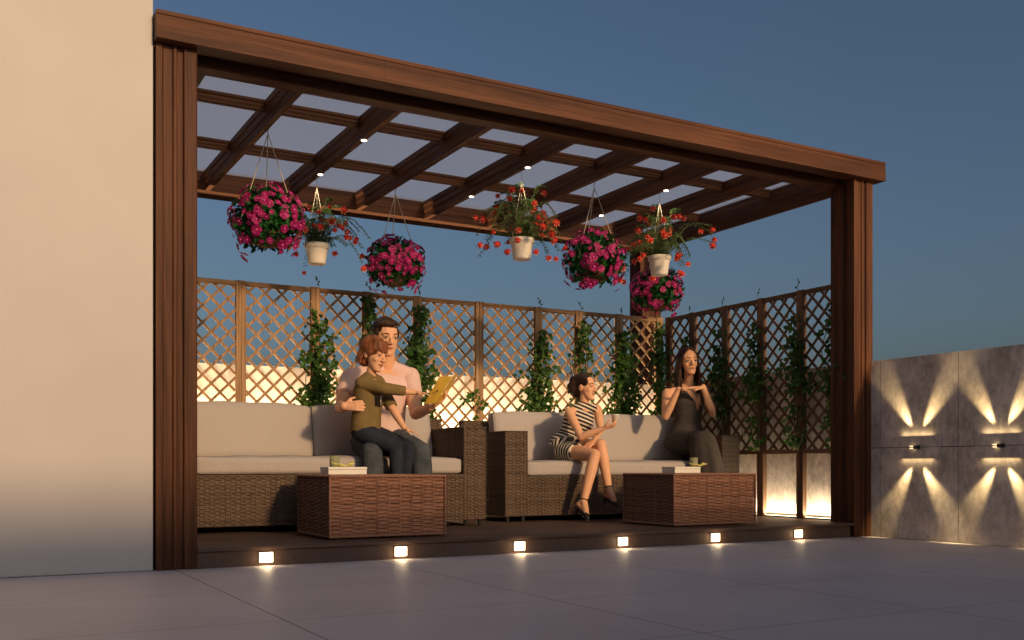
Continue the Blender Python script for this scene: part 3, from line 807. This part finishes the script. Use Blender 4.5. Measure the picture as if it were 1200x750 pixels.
# ------------------------------------------------------------------ people
def bake(mb, name, voxel, smooth=6, fac=.5):
    me = mb.mesh(name); o = bpy.data.objects.new('tmp', me); col.objects.link(o)
    r = o.modifiers.new('r', 'REMESH'); r.mode = 'VOXEL'; r.voxel_size = voxel; r.use_smooth_shade = True
    if smooth:
        s = o.modifiers.new('s', 'SMOOTH'); s.factor = fac; s.iterations = smooth
    dg = bpy.context.evaluated_depsgraph_get(); dg.update()
    out = bpy.data.meshes.new_from_object(o.evaluated_get(dg)); out.name = name
    bpy.data.objects.remove(o); bpy.data.meshes.remove(me)
    for p in out.polygons: p.use_smooth = True
    out.materials.clear()
    return out
def frame(front, up=UP):
    f = V(front).normalized(); u = (V(up) - f*V(up).dot(f)).normalized(); s = f.cross(u)       # s = the figure's right
    return Matrix((s, f, u)).transposed()
def head(mb, c, M, s, female=False):
    c = V(c); L = lambda x, y, z: c + M @ V((x, y, z))*s; X, Y = M @ V((1, 0, 0))*s, M @ V((0, 1, 0))*s
    jw = .90 if female else 1.0
    mb.ell(L(0, -.015, .030), .075*s, .095*s, .086*s, M)
    mb.ell(L(0, .022, -.006), .062*s, .062*s, .075*s, M)
    mb.loft([(L(0, y, z), X*a*jw, Y*b) for z, a, b, y in ((.02, .066, .058, .018), (-.02, .065, .060, .020), (-.050, .062*jw, .055, .026), (-.078, .052*jw, .046, .038), (-.100, .034, .030, .054), (-.111, .018, .016, .059))], 20)
    mb.ell(L(0, .074, -.094), .019*s, .014*s, .015*s, M)
    mb.ell(L(0, .068, -.058), .027*s, .022*s, .020*s, M)
    for k in (1, -1):
        mb.ell(L(.031*k, .054, -.026), .024*s, .020*s, .022*s, M)
        mb.ell(L(.072*k, -.006, -.010), .008*s, .018*s, .030*s, M)
        mb.cap(L(.044*k, .066, .026), L(.014*k, .080, .025), .008*s, .008*s)
        mb.cap(L(.043*k, .069, .0145), L(.018*k, .0765, .0145), .0052*s, .0055*s)
        mb.cap(L(.042*k, .066, -.006), L(.020*k, .073, -.007), .0050*s, .0050*s)
        mb.ell(L(.0105*k, .092, -.029), .0085*s, .009*s, .007*s, M)
    mb.cap(L(0, .076, .022), L(0, .1015, -.024), .0075*s, .0115*s)
def facebits(c, M, s, parent, brow=HAIRB, lips=LIPS, smile=0):
    c = V(c); L = lambda x, y, z: c + M @ V((x, y, z))*s
    for k in (1, -1):
        o = part('eye', MB().ell(L(.0305*k, .0715, .004), .0120*s, .0100*s, .0075*s, M, 14, 9), WHT, parent, True)
        ir = part('iris', MB().ell(L(.0315*k, .0795, .004), .0058*s, .0030*s, .0056*s, M, 12, 7), IRIS, None, True)
        ir.parent = o; ir.matrix_parent_inverse = Matrix.Identity(4)
        part('eyelash', MB().tube([L(.043*k, .0725, .0075), L(.031*k, .0815, .0105), L(.019*k, .0800, .0080)], .0016*s, 6), brow, parent, True)
        part('eyebrow', MB().tube([L(.050*k, .0665, .025), L(.037*k, .0805, .0315), L(.015*k, .0885, .027)], [.0015*s, .0030*s, .0026*s], 6), brow, parent, True)
    w = .022+.006*smile
    lp = MB(); lp.tube([L(-w, .0800, -.057+smile*.010), L(-.011, .0885, -.0535), L(0, .0900, -.0550), L(.011, .0885, -.0535), L(w, .0800, -.057+smile*.010)], [.0014*s, .0036*s, .0034*s, .0036*s, .0014*s], 8)
    lp.tube([L(-w*.85, .081, -.0600+smile*.003), L(0, .0895, -.0630-smile*.003), L(w*.85, .081, -.0600+smile*.003)], [.0014*s, .0046*s, .0014*s], 8)
    part('lips', lp, lips, parent, True)
    if smile >= 1:
        part('teeth', MB().tube([L(-.018, .0835, -.0565), L(0, .0905, -.0590), L(.018, .0835, -.0565)], [.0012*s, .0030*s, .0012*s], 6), WHT, parent, True)
def hand(mb, wrist, d, n, s, curl=.5, thumb=1, spread=.08, tilt=0):
    """d: direction of the fingers, n: normal of the palm side, thumb: +1/-1 side along d x n"""
    wrist, d, n = V(wrist), V(d).normalized(), V(n); n = (n-d*n.dot(d)).normalized(); t = d.cross(n).normalized()*thumb
    pl = .088*s
    for k, o in enumerate((.028, .010, -.009, -.027)):
        mb.cap(wrist+t*o*.55*s, wrist+d*pl+t*o*s, .013*s, .0105*s, 8)
    mb.cap(wrist, wrist+d*pl*.6, .020*s, .016*s, 10)
    for o, ln in ((.029, .068), (.010, .078), (-.010, .072), (-.029, .056)):
        p = wrist+d*pl*.98+t*o*s; a = 0; dd = (d+t*o/.029*spread).normalized()
        for f, r0, r1 in ((.45, .0088, .0080), (.32, .0080, .0072), (.26, .0072, .0060)):
            a += curl*(.55 if f == .45 else .8)
            q = p + (dd*math.cos(a)+n*math.sin(a))*ln*f*s*1.02
            mb.cap(p, q, r0*s, r1*s, 8); p = q
    p = wrist+d*.022*s+t*.020*s; q = p+(d*.55+t*.75+n*.30)*.040*s; r = q+(d*.85+t*.25+n*.45).normalized()*.032*s; e = r+(d*.9+n*.5).normalized()*.024*s
    mb.cap(p, q, .0135*s, .0105*s, 8); mb.cap(q, r, .0105*s, .009*s, 8); mb.cap(r, e, .009*s, .007*s, 8)
def torso(mb, pel, shL, shR, neck, front, s, female=False, grow=0, top=1.0, lo=0.0):
    """loft from crotch to shoulder line; shL/shR shoulder joints"""
    pel, shL, shR, neck = V(pel), V(shL), V(shR), V(neck)
    sc_ = (shL+shR)/2; ax = (sc_-pel); up = ax.normalized(); side = (shR-shL).normalized(); side = (side-up*side.dot(up)).normalized()
    fr = side.cross(up).normalized()
    if fr.dot(V(front)) < 0: fr = -fr
    if female: R = [(-.16, .10, .09), (-.06, .165, .125), (.10, .172, .122), (.30, .135, .100), (.45, .118, .092), (.62, .135, .108), (.76, .150, .125), (.90, .145, .095), (1.0, .125, .070), (1.06, .07, .05)]
    else: R = [(-.14, .10, .09), (-.05, .155, .12), (.10, .168, .122), (.30, .155, .115), (.50, .155, .115), (.68, .172, .125), (.82, .185, .125), (.93, .180, .100), (1.02, .14, .075), (1.08, .07, .055)]
    rr = []
    for f, a, b in R:
        if f > top or f < lo: continue
        rr.append((pel+ax*f, side*(a*s+grow), fr*(b*s+grow)))
    mb.loft(rr, 24)
    if top > .98:
        k = .62 if female and grow else .93
        for q in (shL, shR):
            n0 = neck - UP*.012*s
            mb.cap(n0, n0.lerp(q, k), .050*s+grow*.6, (.034 if female else .043)*s+grow, 14)
    return side, fr, up
def limb(mb, pts, rad, s, grow=0, n=14, **k): mb.chain(pts, [r*s+grow for r in rad], n, **k)
def leg(mb, hip, knee, ankle, s, grow=0, upto=1.0):
    hip, knee, ankle = V(hip), V(knee), V(ankle)
    mb.cap(hip, hip.lerp(knee, .5), .088*s+grow, .076*s+grow, 16); mb.cap(hip.lerp(knee, .5), knee, .076*s+grow, .056*s+grow, 16)
    c = knee.lerp(ankle, .3)
    mb.cap(knee, c, .053*s+grow, .056*s+grow, 14); mb.cap(c, ankle, .056*s+grow, .035*s+grow, 14)
def arm(mb, sh, el, wr, s, grow=0, part_=(0, 2)):
    sh, el, wr = V(sh), V(el), V(wr)
    mb.cap(sh, sh.lerp(el, .45), .050*s+grow, .045*s+grow, 14); mb.cap(sh.lerp(el, .45), el, .045*s+grow, .037*s+grow, 14)
    c = el.lerp(wr, .28); mb.cap(el, c, .036*s+grow, .038*s+grow, 14); mb.cap(c, wr, .038*s+grow, .024*s+grow, 14)
def along_attr(me, path):
    path = [V(p) for p in path]; cum = [0]
    for i in range(len(path)-1): cum.append(cum[-1]+(path[i+1]-path[i]).length)
    at = me.attributes.new('along', 'FLOAT', 'POINT')
    for i, v in enumerate(me.vertices):
        best = 1e9; val = 0
        for k in range(len(path)-1):
            d = path[k+1]-path[k]; t = (v.co-path[k]).dot(d)/d.length_squared
            if k > 0: t = max(0, t)
            if k < len(path)-2: t = min(1, t)
            q = path[k]+d*t; e = (v.co-q).length
            if e < best: best = e; val = cum[k]+t*d.length
        at.data[i].value = val
def person(label, loc): return thing('person', label, 'person', loc)

# ---- man
s = 1.28
P = person('seated man in pale pink t-shirt and grey jeans, holding a yellow book', W(443, 550, 7.45)*1)
Mh = frame(-FW*.85 + RT*.50 - UP*.22, UP)
hc = W(452, 395, 7.50)
pel, sL, sR, nk = W(443, 515, 7.52), W(411, 442, 7.56), W(481, 441, 7.52), W(452, 428, 7.56)
eL, wL = W(399, 477, 7.45), W(403, 476, 7.14)
eR, wR = W(487, 485, 7.30), W(504, 478, 7.08)
hL, kL, aL = W(430, 519, 7.46), W(436, 529, 7.10), W(438, 606, 7.08)
hR, kR, aR = W(462, 519, 7.44), W(493, 530, 7.10), W(497, 606, 7.08)
fr = -FW*.95+RT*.25
b_ = MB(); torso(b_, pel, sL, sR, nk, fr, s, top=1.1); b_.cap(nk-UP*.03, hc-UP*.07*s, .062*s, .056*s)
head(b_, hc, Mh, 1.28)
arm(b_, sL, eL, wL, s); arm(b_, sR, eR, wR, s)
leg(b_, hL, kL, aL, s); leg(b_, hR, kR, aR, s)
for a_ in (aL, aR): b_.cap(a_-UP*.04, a_-UP*.055+V((.13, -.02, 0)), .036*s, .028*s)
hand(b_, wL, RT*.95-FW*.1+UP*.02, FW*.8, s*.86, .45, 1)
hand(b_, wR, RT*.75+UP*.45-FW*.15, -FW*.2+V((0,0,1))*.7-RT*.4, s, .55, 1)
link('body', bake(b_, 'body', .0062, 5), SKINM, P)
facebits(hc, Mh, 1.28, P)
b_ = MB(); torso(b_, pel, sL, sR, nk, fr, s, grow=.014, top=1.05, lo=-.02)
for sh, el in ((sL, eL), (sR, eR)):
    q = sh.lerp(el, .58); b_.cap(sh, q, .049*s+.013, .048*s+.016, 16, False, True)
link('t_shirt', bake(b_, 't_shirt', .008, 5), PINKT, P)
b_ = MB(); b_.ell(pel-UP*.02, .172*s, .13*s, .11*s, frame(fr)); leg(b_, hL, kL, aL, s, .012); leg(b_, hR, kR, aR, s, .012)
link('jeans', bake(b_, 'jeans', .009, 5), JEAN, P)
h_ = MB(); L = lambda x, y, z: hc + Mh @ V((x, y, z))*1.28
h_.ell(L(0, -.022, .042), .082*1.28, .094*1.28, .086*1.28, Mh); h_.ell(L(0, -.05, -.01), .072*1.28, .062*1.28, .075*1.28, Mh); h_.ell(L(0, .030, .088), .060*1.28, .055*1.28, .030*1.28, Mh)
for k in (1, -1): h_.ell(L(.069*k, .012, .022), .012*1.28, .022*1.28, .035*1.28, Mh)
for k in range(70):
    a = rnd(1.2); x = math.sin(a)*.07; h_.cap(L(x, rnd(.05), .105+rnd(.010)-abs(x)*.35), L(x*.95, .052+rnd(.015), .106-abs(x)*.4+rnd(.006)), .009, .007, 6)
link('hair', bake(h_, 'hair', .006, 2), HAIRB, P)
for a_ in (aL, aR):
    part('shoe', MB().loft([(a_+V((-.06, .0, -.03)), V((0, .04, 0)), UP*.05), (a_+V((.03, 0, -.04)), V((0, .048, 0)), UP*.045), (a_+V((.14, -.02, -.055)), V((0, .045, 0)), UP*.028), (a_+V((.19, -.025, -.06)), V((0, .03, 0)), UP*.018)], 14), SHOE, P, True)

# ---- boy
s = .92
P = person('auburn-haired boy in olive shirt on the man\'s lap, pointing at the book', W(430, 512, 7.2)*1)
Mh = frame(-FW*.50 + RT*.85 - UP*.28, UP + RT*.05)
hc = W(438, 415, 7.12); HS = 1.10
pel, sL, sR, nk = W(428, 503, 7.20), W(424, 449, 7.08), W(443, 447, 7.24), W(433, 440, 7.16)
e1, w1 = W(450, 455, 6.98), W(487, 460, 6.96)
e2, w2 = W(459, 477, 7.10), W(474, 502, 7.00)
fr = RT*.85-FW*.45
b_ = MB(); torso(b_, pel, sR, sL, nk, fr, s*.82, top=1.1); b_.cap(nk-UP*.03, hc-UP*.06, .043*s, .040*s)
head(b_, hc, Mh, HS, True)
arm(b_, sL, e1, w1, s*.95); arm(b_, sR, e2, w2, s*.95)
hips = (W(426, 507, 7.15), W(464, 524, 7.00), W(466, 572, 6.99)), (W(432, 507, 7.24), W(478, 524, 7.06), W(473, 574, 7.04))
for q in hips: leg(b_, *q, s*.85)
for q in hips: b_.cap(q[2]-UP*.03, q[2]-UP*.05+RT*.10, .030, .024)
hand(b_, w1, RT*1-FW*.05-UP*.10, -UP, s*.85, .35, -1, .02)
hand(b_, w2, RT*.95-UP*.35, -UP*.9, s*.85, .2, -1, .02)
link('body', bake(b_, 'body', .0052, 4), SKINM, P)
facebits(hc, Mh, HS, P, HAIRR, smile=.3)
b_ = MB(); torso(b_, pel, sR, sL, nk, fr, s*.82, grow=.016, top=1.04, lo=-.06)
b_.cap(sL, e1, .052, .046, 14); b_.cap(e1, e1.lerp(w1, .66), .046, .038, 14, False, True)
b_.cap(sR, e2, .05, .048, 14, False, True)
link('long_sleeve_shirt', bake(b_, 'shirt', .006, 3), OLIVE, P)
b_ = MB()
for q in hips: leg(b_, *q, s*.85, .012)
b_.ell(pel-UP*.02, .125, .10, .085, frame(fr))
link('trousers', bake(b_, 'trousers', .007, 4), NAVY, P)
from mathutils.bvhtree import BVHTree
def decal(name, me, quad, m, parent, n=7, lift=.004):
    """thin patch lying on the cloth inside the quad of sight lines"""
    bv = BVHTree.FromPolygons([v.co for v in me.vertices], [tuple(p.vertices) for p in me.polygons]); o = V((0, 0, CAMH)); vs = []
    for i in range(n+1):
        for k in range(n+1):
            a, b = i/n, k/n
            u = (quad[0][0]*(1-a)+quad[1][0]*a)*(1-b)+(quad[3][0]*(1-a)+quad[2][0]*a)*b; v = (quad[0][1]*(1-a)+quad[1][1]*a)*(1-b)+(quad[3][1]*(1-a)+quad[2][1]*a)*b
            d = (W(u, v, 7)-o).normalized(); h = bv.ray_cast(o, d)
            vs.append(h[0]-d*lift if h[0] else None)
    fs = [q for q in ((i*(n+1)+k, (i+1)*(n+1)+k, (i+1)*(n+1)+k+1, i*(n+1)+k+1) for i in range(n) for k in range(n)) if all(vs[x] is not None for x in q) and max((vs[q[0]]-vs[x]).length for x in q) < .03]
    vs = [v or V((0, 0, 0)) for v in vs]
    bm = bmesh.new(); bvv = [bm.verts.new(v) for v in vs]
    for q in fs: bm.faces.new([bvv[x] for x in q])
    bmesh.ops.delete(bm, geom=[v for v in bm.verts if not v.link_faces], context='VERTS')
    me2 = bpy.data.meshes.new(name); bm.to_mesh(me2); bm.free()
    return link(name, me2, m, parent, True)
sh_me = [c for c in P.children if c.name.startswith('long_sleeve_shirt')][0].data
decal('dark_patch', sh_me, [(439, 464), (448, 461), (448, 477.5), (439.5, 476)], SHOE, P)  # dark patch on the shirt, with a pale strip along it
decal('pale_strip', sh_me, [(444.5, 461), (447.8, 460.6), (448, 477), (446.2, 474)], WHITE, P, 5, .0065)
h_ = MB(); L = lambda x, y, z: hc + Mh @ V((x, y, z))*HS
h_.ell(L(0, -.02, .038), .088*HS, .104*HS, .092*HS, Mh); h_.ell(L(0, -.062, -.03), .074*HS, .055*HS, .072*HS, Mh)
for k in (1, -1): h_.ell(L(.070*k, .012, .022), .018*HS, .03*HS, .04*HS, Mh)
for k in range(26):
    a = -1.2+2.4*k/25; h_.cap(L(math.sin(a)*.062, .055*math.cos(a)+.012, .095), L(math.sin(a)*.078+rnd(.004), .088*math.cos(a)+.002, .038+rnd(.010)), .013, .007, 6)
for k in range(60):
    a = rnd(PI); r0 = .055; h_.cap(L(math.sin(a)*r0, -.03-math.cos(a)*r0*1.1, .09), L(math.sin(a)*.080, -.035-abs(math.cos(a))*.085, -.055+rnd(.03)), .013, .007, 6)
link('hair', bake(h_, 'hair', .0055, 4), HAIRR, P)
for q in hips:
    a_ = q[2]; part('shoe', MB().loft([(a_-RT*.04-UP*.035, FW*.03, UP*.035), (a_+RT*.02-UP*.04, FW*.034, UP*.034), (a_+RT*.11-UP*.055, FW*.033, UP*.022), (a_+RT*.14-UP*.06, FW*.02, UP*.012)], 12), SHOE, P, True)

# ---- book
bk = thing('open_book', 'yellow open book held up in front of the man and boy', 'book', W(508, 473, 7.02))
def slab(q, th, n):
    n = V(n).normalized()*th; return MB().add([p for p in q]+[p+n for p in q], [(3,2,1,0),(4,5,6,7),(0,1,5,4),(1,2,6,5),(2,3,7,6),(3,0,4,7)])
Hb, Ht = W(510, 473, 6.90), W(530, 441, 6.90)
c1 = [W(497.5, 473, 7.00), W(515, 441, 7.00), Ht, Hb]; part('cover', slab(c1, .005, FW), YBOOK, bk, bevel=.001)
c2 = [Hb+RT*.004, Ht+RT*.004, W(538, 434.5, 7.06), W(520, 470, 7.06)]; part('cover', slab(c2, .005, FW), YBOOK, bk, bevel=.001)
ins = [c1[0].lerp(Hb, .05)+FW*.007, c1[1].lerp(Ht, .05)+FW*.007, Ht+FW*.007, Hb+FW*.007]; part('pages', slab([p for p in ins], .012, FW), WHITE, bk)
mk = W(512.5, 458, 6.925)
part('cover_emblem', MB().ell(mk, .012, .004, .008, frame(fr), 8, 5), SHOE, bk, True)

# ---- woman in stripes
s = 1.0
P = person('seated woman in black and white striped dress, legs crossed, holding a cup', W(662, 541, 7.8)*1)
Mh = frame(-FW*.52 + RT*.86 - UP*.04, UP + RT*.10)
hc = W(686, 454, 7.74); HS = 1.06
pel, sL, sR, nk = W(661, 526, 7.84), W(667, 483, 7.66), W(700, 480, 7.84), W(684, 475, 7.76)
e1, w1 = W(681, 512, 7.48), W(707, 502, 7.34)
e2, w2 = W(704, 503, 7.66), W(697, 516, 7.46)
k1, a1 = W(697, 533, 7.30), W(684, 587, 7.28)
k2, a2 = W(704, 521, 7.42), W(713, 572, 7.34)
h1, h2 = W(661, 529, 7.74), W(671, 526, 7.90)
fr = RT*.62-FW*.78
b_ = MB(); torso(b_, pel, sL, sR, nk, fr, s, True, top=1.1); b_.cap(nk-UP*.04, hc-UP*.06*HS-RT*.008, .045*s, .042*s)
head(b_, hc, Mh, HS, True)
arm(b_, sL, e1, w1, s*.90); arm(b_, sR, e2, w2, s*.90)
leg(b_, h1, k1, a1, s*.93); leg(b_, h2, k2, a2, s*.93)
t1, t2 = W(688, 606, 7.19), W(721, 590, 7.26)
he1, he2 = W(678, 591, 7.32), W(710, 580, 7.40)
def foot(mb, an, heel, toe, s):
    mb.cap(an, heel, .034*s, .026*s); mb.cap(an, an.lerp(toe, .5), .032*s, .030*s); mb.cap(heel, an.lerp(toe, .6), .026*s, .028*s); mb.cap(an.lerp(toe, .5), toe, .030*s, .020*s)
foot(b_, a1, he1, t1, 1.0); foot(b_, a2, he2, t2, 1.0)
hand(b_, w1, RT*.9+UP*.28-FW*.1, FW*.2+UP*.5+RT*.1, s*.95, .62, 1)
hand(b_, w2, -RT*.75-UP*.62-FW*.25, -UP*.5+RT*.1+FW*.4, s*.95, .25, -1)
link('body', bake(b_, 'body', .0050, 4), SKINW, P)
facebits(hc, Mh, HS, P, HAIRB, smile=1)
b_ = MB(); side, f2, up = torso(b_, pel, sL, sR, nk, fr, s, True, grow=.014, top=1.04, lo=-.1)
b_.ell(pel.lerp((sL+sR)/2, .90)+f2*.045, .10, .055, .06, frame(fr))
pass
for k in (1, -1): b_.ell(pel.lerp((sL+sR)/2, .74)+f2*.065+side*.062*k, .060, .055, .058, frame(fr))
for h, k in ((h1, k1), (h2, k2)): b_.cap(h, h.lerp(k, .42), .092*.93+.014, .082*.93+.014, 16, False, True)
me = bake(b_, 'dress', .0055, 10); along_attr(me, [(sL+sR)/2+UP*.1, pel.lerp((sL+sR)/2, .35), pel+f2*.02, h1.lerp(k1, .5).lerp(h2.lerp(k2, .5), .5), k1])
link('striped_dress', me, STRIPE, P)
h_ = MB(); L = lambda x, y, z: hc + Mh @ V((x, y, z))*HS
h_.ell(L(0, -.03, .044), .084*HS, .094*HS, .084*HS, Mh); h_.ell(L(0, -.075, -.005), .074*HS, .062*HS, .088*HS, Mh); h_.ell(L(0, -.105, .05), .055*HS, .05*HS, .055*HS, Mh)
for k in (1, -1): h_.ell(L(.066*k, .022, .040), .018*HS, .036*HS, .036*HS, Mh)
for k in range(50):
    a = rnd(1.3); x = math.sin(a)*.07
    h_.cap(L(x*.6, .05-abs(x)*.3, .088), L(x*1.15, -.05, .108-abs(x)*.35+rnd(.01)), .010, .010, 6); h_.cap(L(x*1.1, -.06, .09+rnd(.01)), L(x*.8+rnd(.01), -.14+rnd(.015), -.01+rnd(.05)), .010, .007, 6)
link('hair', bake(h_, 'hair', .0052, 2), HAIRB, P)
def heel_shoe(an, heel, toe, tipz=None):
    d = (toe-heel).normalized(); sd = d.cross(UP).normalized(); m_ = MB()
    dn = (-UP*.9-d*.35).normalized()
    m_.loft([(heel-UP*.016-d*.01, sd*.020, UP*.010), (heel.lerp(toe, .45)-UP*.026, sd*.022, UP*.006), (heel.lerp(toe, .8)-UP*.018, sd*.030, UP*.010), (toe-UP*.008+d*.01, sd*.024, UP*.012), (toe-UP*.014+d*.03, sd*.010, UP*.005)], 14)
    m_.cap(toe-d*.02+UP*.006, toe+d*.012, .027, .020, 10)
    m_.cap(heel-UP*.01+d*.004, heel+dn*.105, .013, .005, 8)
    m_.cap(heel-d*.022+UP*.03, heel-UP*.01-d*.012, .008, .010, 8)
    st = MB(); ad = (an-heel).normalized(); u_ = (an-k1).normalized() if an is a1 else (an-k2).normalized()
    aa = u_.orthogonal().normalized(); bb = u_.cross(aa); rr = .037
    st.tube([an+u_*-.012+(aa*math.cos(R_(30*i))+bb*math.sin(R_(30*i)))*rr for i in range(13)], .0045, 6)
    o = part('high_heel_shoe', m_, SHOE, P, True); q = part('ankle_strap', st, SHOE, None, True); q.parent = o; q.matrix_parent_inverse = Matrix.Identity(4)
heel_shoe(a1, he1, t1); heel_shoe(a2, he2, t2)
cp = W(721, 496, 7.335)
cu = thing('paper_cup', 'small white cup held by the woman in stripes', 'cup', cp)
prof = [(.024, 0), (.034, .070), (.037, .072), (.037, .078), (.031, .078), (.022, .006)]
part('cup_body', MB().loft([(cp+UP*z, V((r, 0, 0)), V((0, r, 0))) for r, z in prof], 20), WHITE, cu, True)

# ---- long haired woman
s = 1.12
P = person('long-haired woman in dark brown V-neck dress, hands joined under her chin', W(803, 541, 7.85)*1)
Mh = frame(-FW*.95 + RT*.16 - UP*.03, UP - RT*.05)
hc = W(807, 424, 7.84); HS = 1.18
pel, sL, sR, nk = W(805, 517, 7.92), W(782, 461, 7.88), W(829, 459, 7.98), W(806, 452, 7.94)
e1, w1 = W(780, 488, 7.70), W(795, 456, 7.56)
e2, w2 = W(835, 485, 7.76), W(824, 453, 7.60)
fr = -FW*.92+RT*.35
b_ = MB(); torso(b_, pel, sL, sR, nk, fr, s, True, top=1.1); b_.cap(nk-UP*.05, hc-UP*.07*HS, .046*s, .041*s)
head(b_, hc, Mh, HS, True)
arm(b_, sL, e1, w1, s*.92); arm(b_, sR, e2, w2, s*.92)
lg = (W(796, 521, 7.86), W(820, 517, 7.42), W(832, 606, 7.36)), (W(815, 519, 7.92), W(830, 518, 7.52), W(841, 603, 7.44))
for q in lg: leg(b_, *q, s*.9)
for q in lg: b_.cap(q[2], q[2]-UP*.05-V((0, .08, 0)), .034, .026)
hand(b_, w1, RT*1.0-UP*.02+UP*.10, -UP, s*.92, .12, -1)
hand(b_, w2-UP*.012, -RT*1.0+UP*.05, -UP, s*.92, .15, 1)
link('body', bake(b_, 'body', .0055, 4), SKINW, P)
facebits(hc, Mh, HS, P, HAIRB)
b_ = MB(); side, f2, up = torso(b_, pel, sL, sR, nk, fr, s, True, grow=.010, top=1.03, lo=-.1)
shc = (sL+sR)/2
for k in (1, -1): b_.ell(pel.lerp(shc, .74)+f2*.070+side*.064*k, .064, .055, .064, frame(fr))
me = bake(b_, 'bodice', .0055, 4)
bm = bmesh.new(); bm.from_mesh(me); L_ = (shc-pel).length; cut = []
for v in bm.verts:                                   # the V neckline, and the sleeveless top edge
    q = v.co-pel; f = q.dot(up)/L_; x = abs(q.dot(side))
    if (q.dot(f2) > 0 and f > .62 and x < (f-.62)*.24) or f > 1.13 or (f > .95 and x < .062): cut.append(v)
bmesh.ops.delete(bm, geom=cut, context='VERTS')
for _ in range(8): bmesh.ops.smooth_vert(bm, verts=[v for v in bm.verts if v.is_boundary], factor=.5, use_axis_x=True, use_axis_y=True, use_axis_z=True)
bm.to_mesh(me); bm.free()
o = link('bodice', me, TAUPE, P, True)
b_ = MB()
def R2(c, a, f): return (c, RT*a, V((0, 1, 0))*f)
b_.loft([(pel+up*.17, side*.165, f2*.125), (pel+up*.05, side*.215, f2*.155), (pel-UP*.05, side*.235, f2*.17), (pel-UP*.08, side*.22, f2*.15)], 24)
b_.loft([(W(800, 519, 7.84), UP*.115, RT*.20), (W(812, 519, 7.64), UP*.115, RT*.18), (W(822, 518, 7.46), UP*.105, RT*.15)], 20)
rg = []
for v_, u_, a, Y in ((505, 822, .07, 7.46), (511, 823, .12, 7.43), (530, 826, .14, 7.40), (550, 829, .15, 7.40), (580, 832, .17, 7.38), (604, 834, .18, 7.36)): rg.append((W(u_, v_, Y), RT*a, FW*.13))
m2 = MB(); n = 48; vs = []
for k, (c, a, f) in enumerate(rg):
    for i in range(n):
        th = 2*PI*i/n; fold = 1+.06*k/5*math.sin(th*9)
        vs.append(V(c)+(V(a)*math.cos(th)+V(f)*math.sin(th))*fold*(1+.10*k/5*math.sin(th*5+1)))
fs = [tuple(reversed(range(n))), tuple(range((len(rg)-1)*n, len(rg)*n))]
for k in range(len(rg)-1):
    for i in range(n): j = (i+1) % n; fs.append((k*n+i, k*n+j, (k+1)*n+j, (k+1)*n+i))
b_.add(vs, fs)
link('long_skirt', bake(b_, 'skirt', .008, 22), TAUPE, P)
h_ = MB(); L = lambda x, y, z: hc + Mh @ V((x, y, z))*HS
h_.ell(L(0, -.03, .040), .083*HS, .090*HS, .086*HS, Mh); h_.ell(L(0, -.055, -.05), .078*HS, .055*HS, .11*HS, Mh)
for k in (1, -1):
    for i in range(30):
        f = i/29; a = R_(5+125*f)
        p0 = L(.012*k*(1-f)+.02*f*k, .045-.09*f, .112-.01*f); p1 = L(.078*k*(.80+.2*math.sin(a)), .035-.105*f, .035+.02*f)
        p2 = L((.083+.006*rnd())*k, .016-.095*f, -.06); p3 = L((.088+.016*rnd())*k, .02-.10*f+.01*rnd(), -.14); p4 = L((.085+.02*rnd())*k, .035-.11*f, -.21-.07*random.random())
        h_.chain([p0, p1, p2, p3, p4], [.012, .012, .011, .010, .005], 6)
for i in range(14): h_.chain([L(-.085, .01, -.14), L(-.088+rnd(.01), .045+rnd(.01), -.24), L(-.07+rnd(.012), .085+rnd(.01), -.36-.03*random.random())], [.012, .010, .004], 6)
link('hair', bake(h_, 'hair', .0055, 1), HAIRD, P)
for q in lg:
    a_ = q[2]; part('shoe', MB().cap(a_-UP*.05, a_-UP*.07-V((0, .09, 0)), .035, .025, 12), SHOE, P, True)
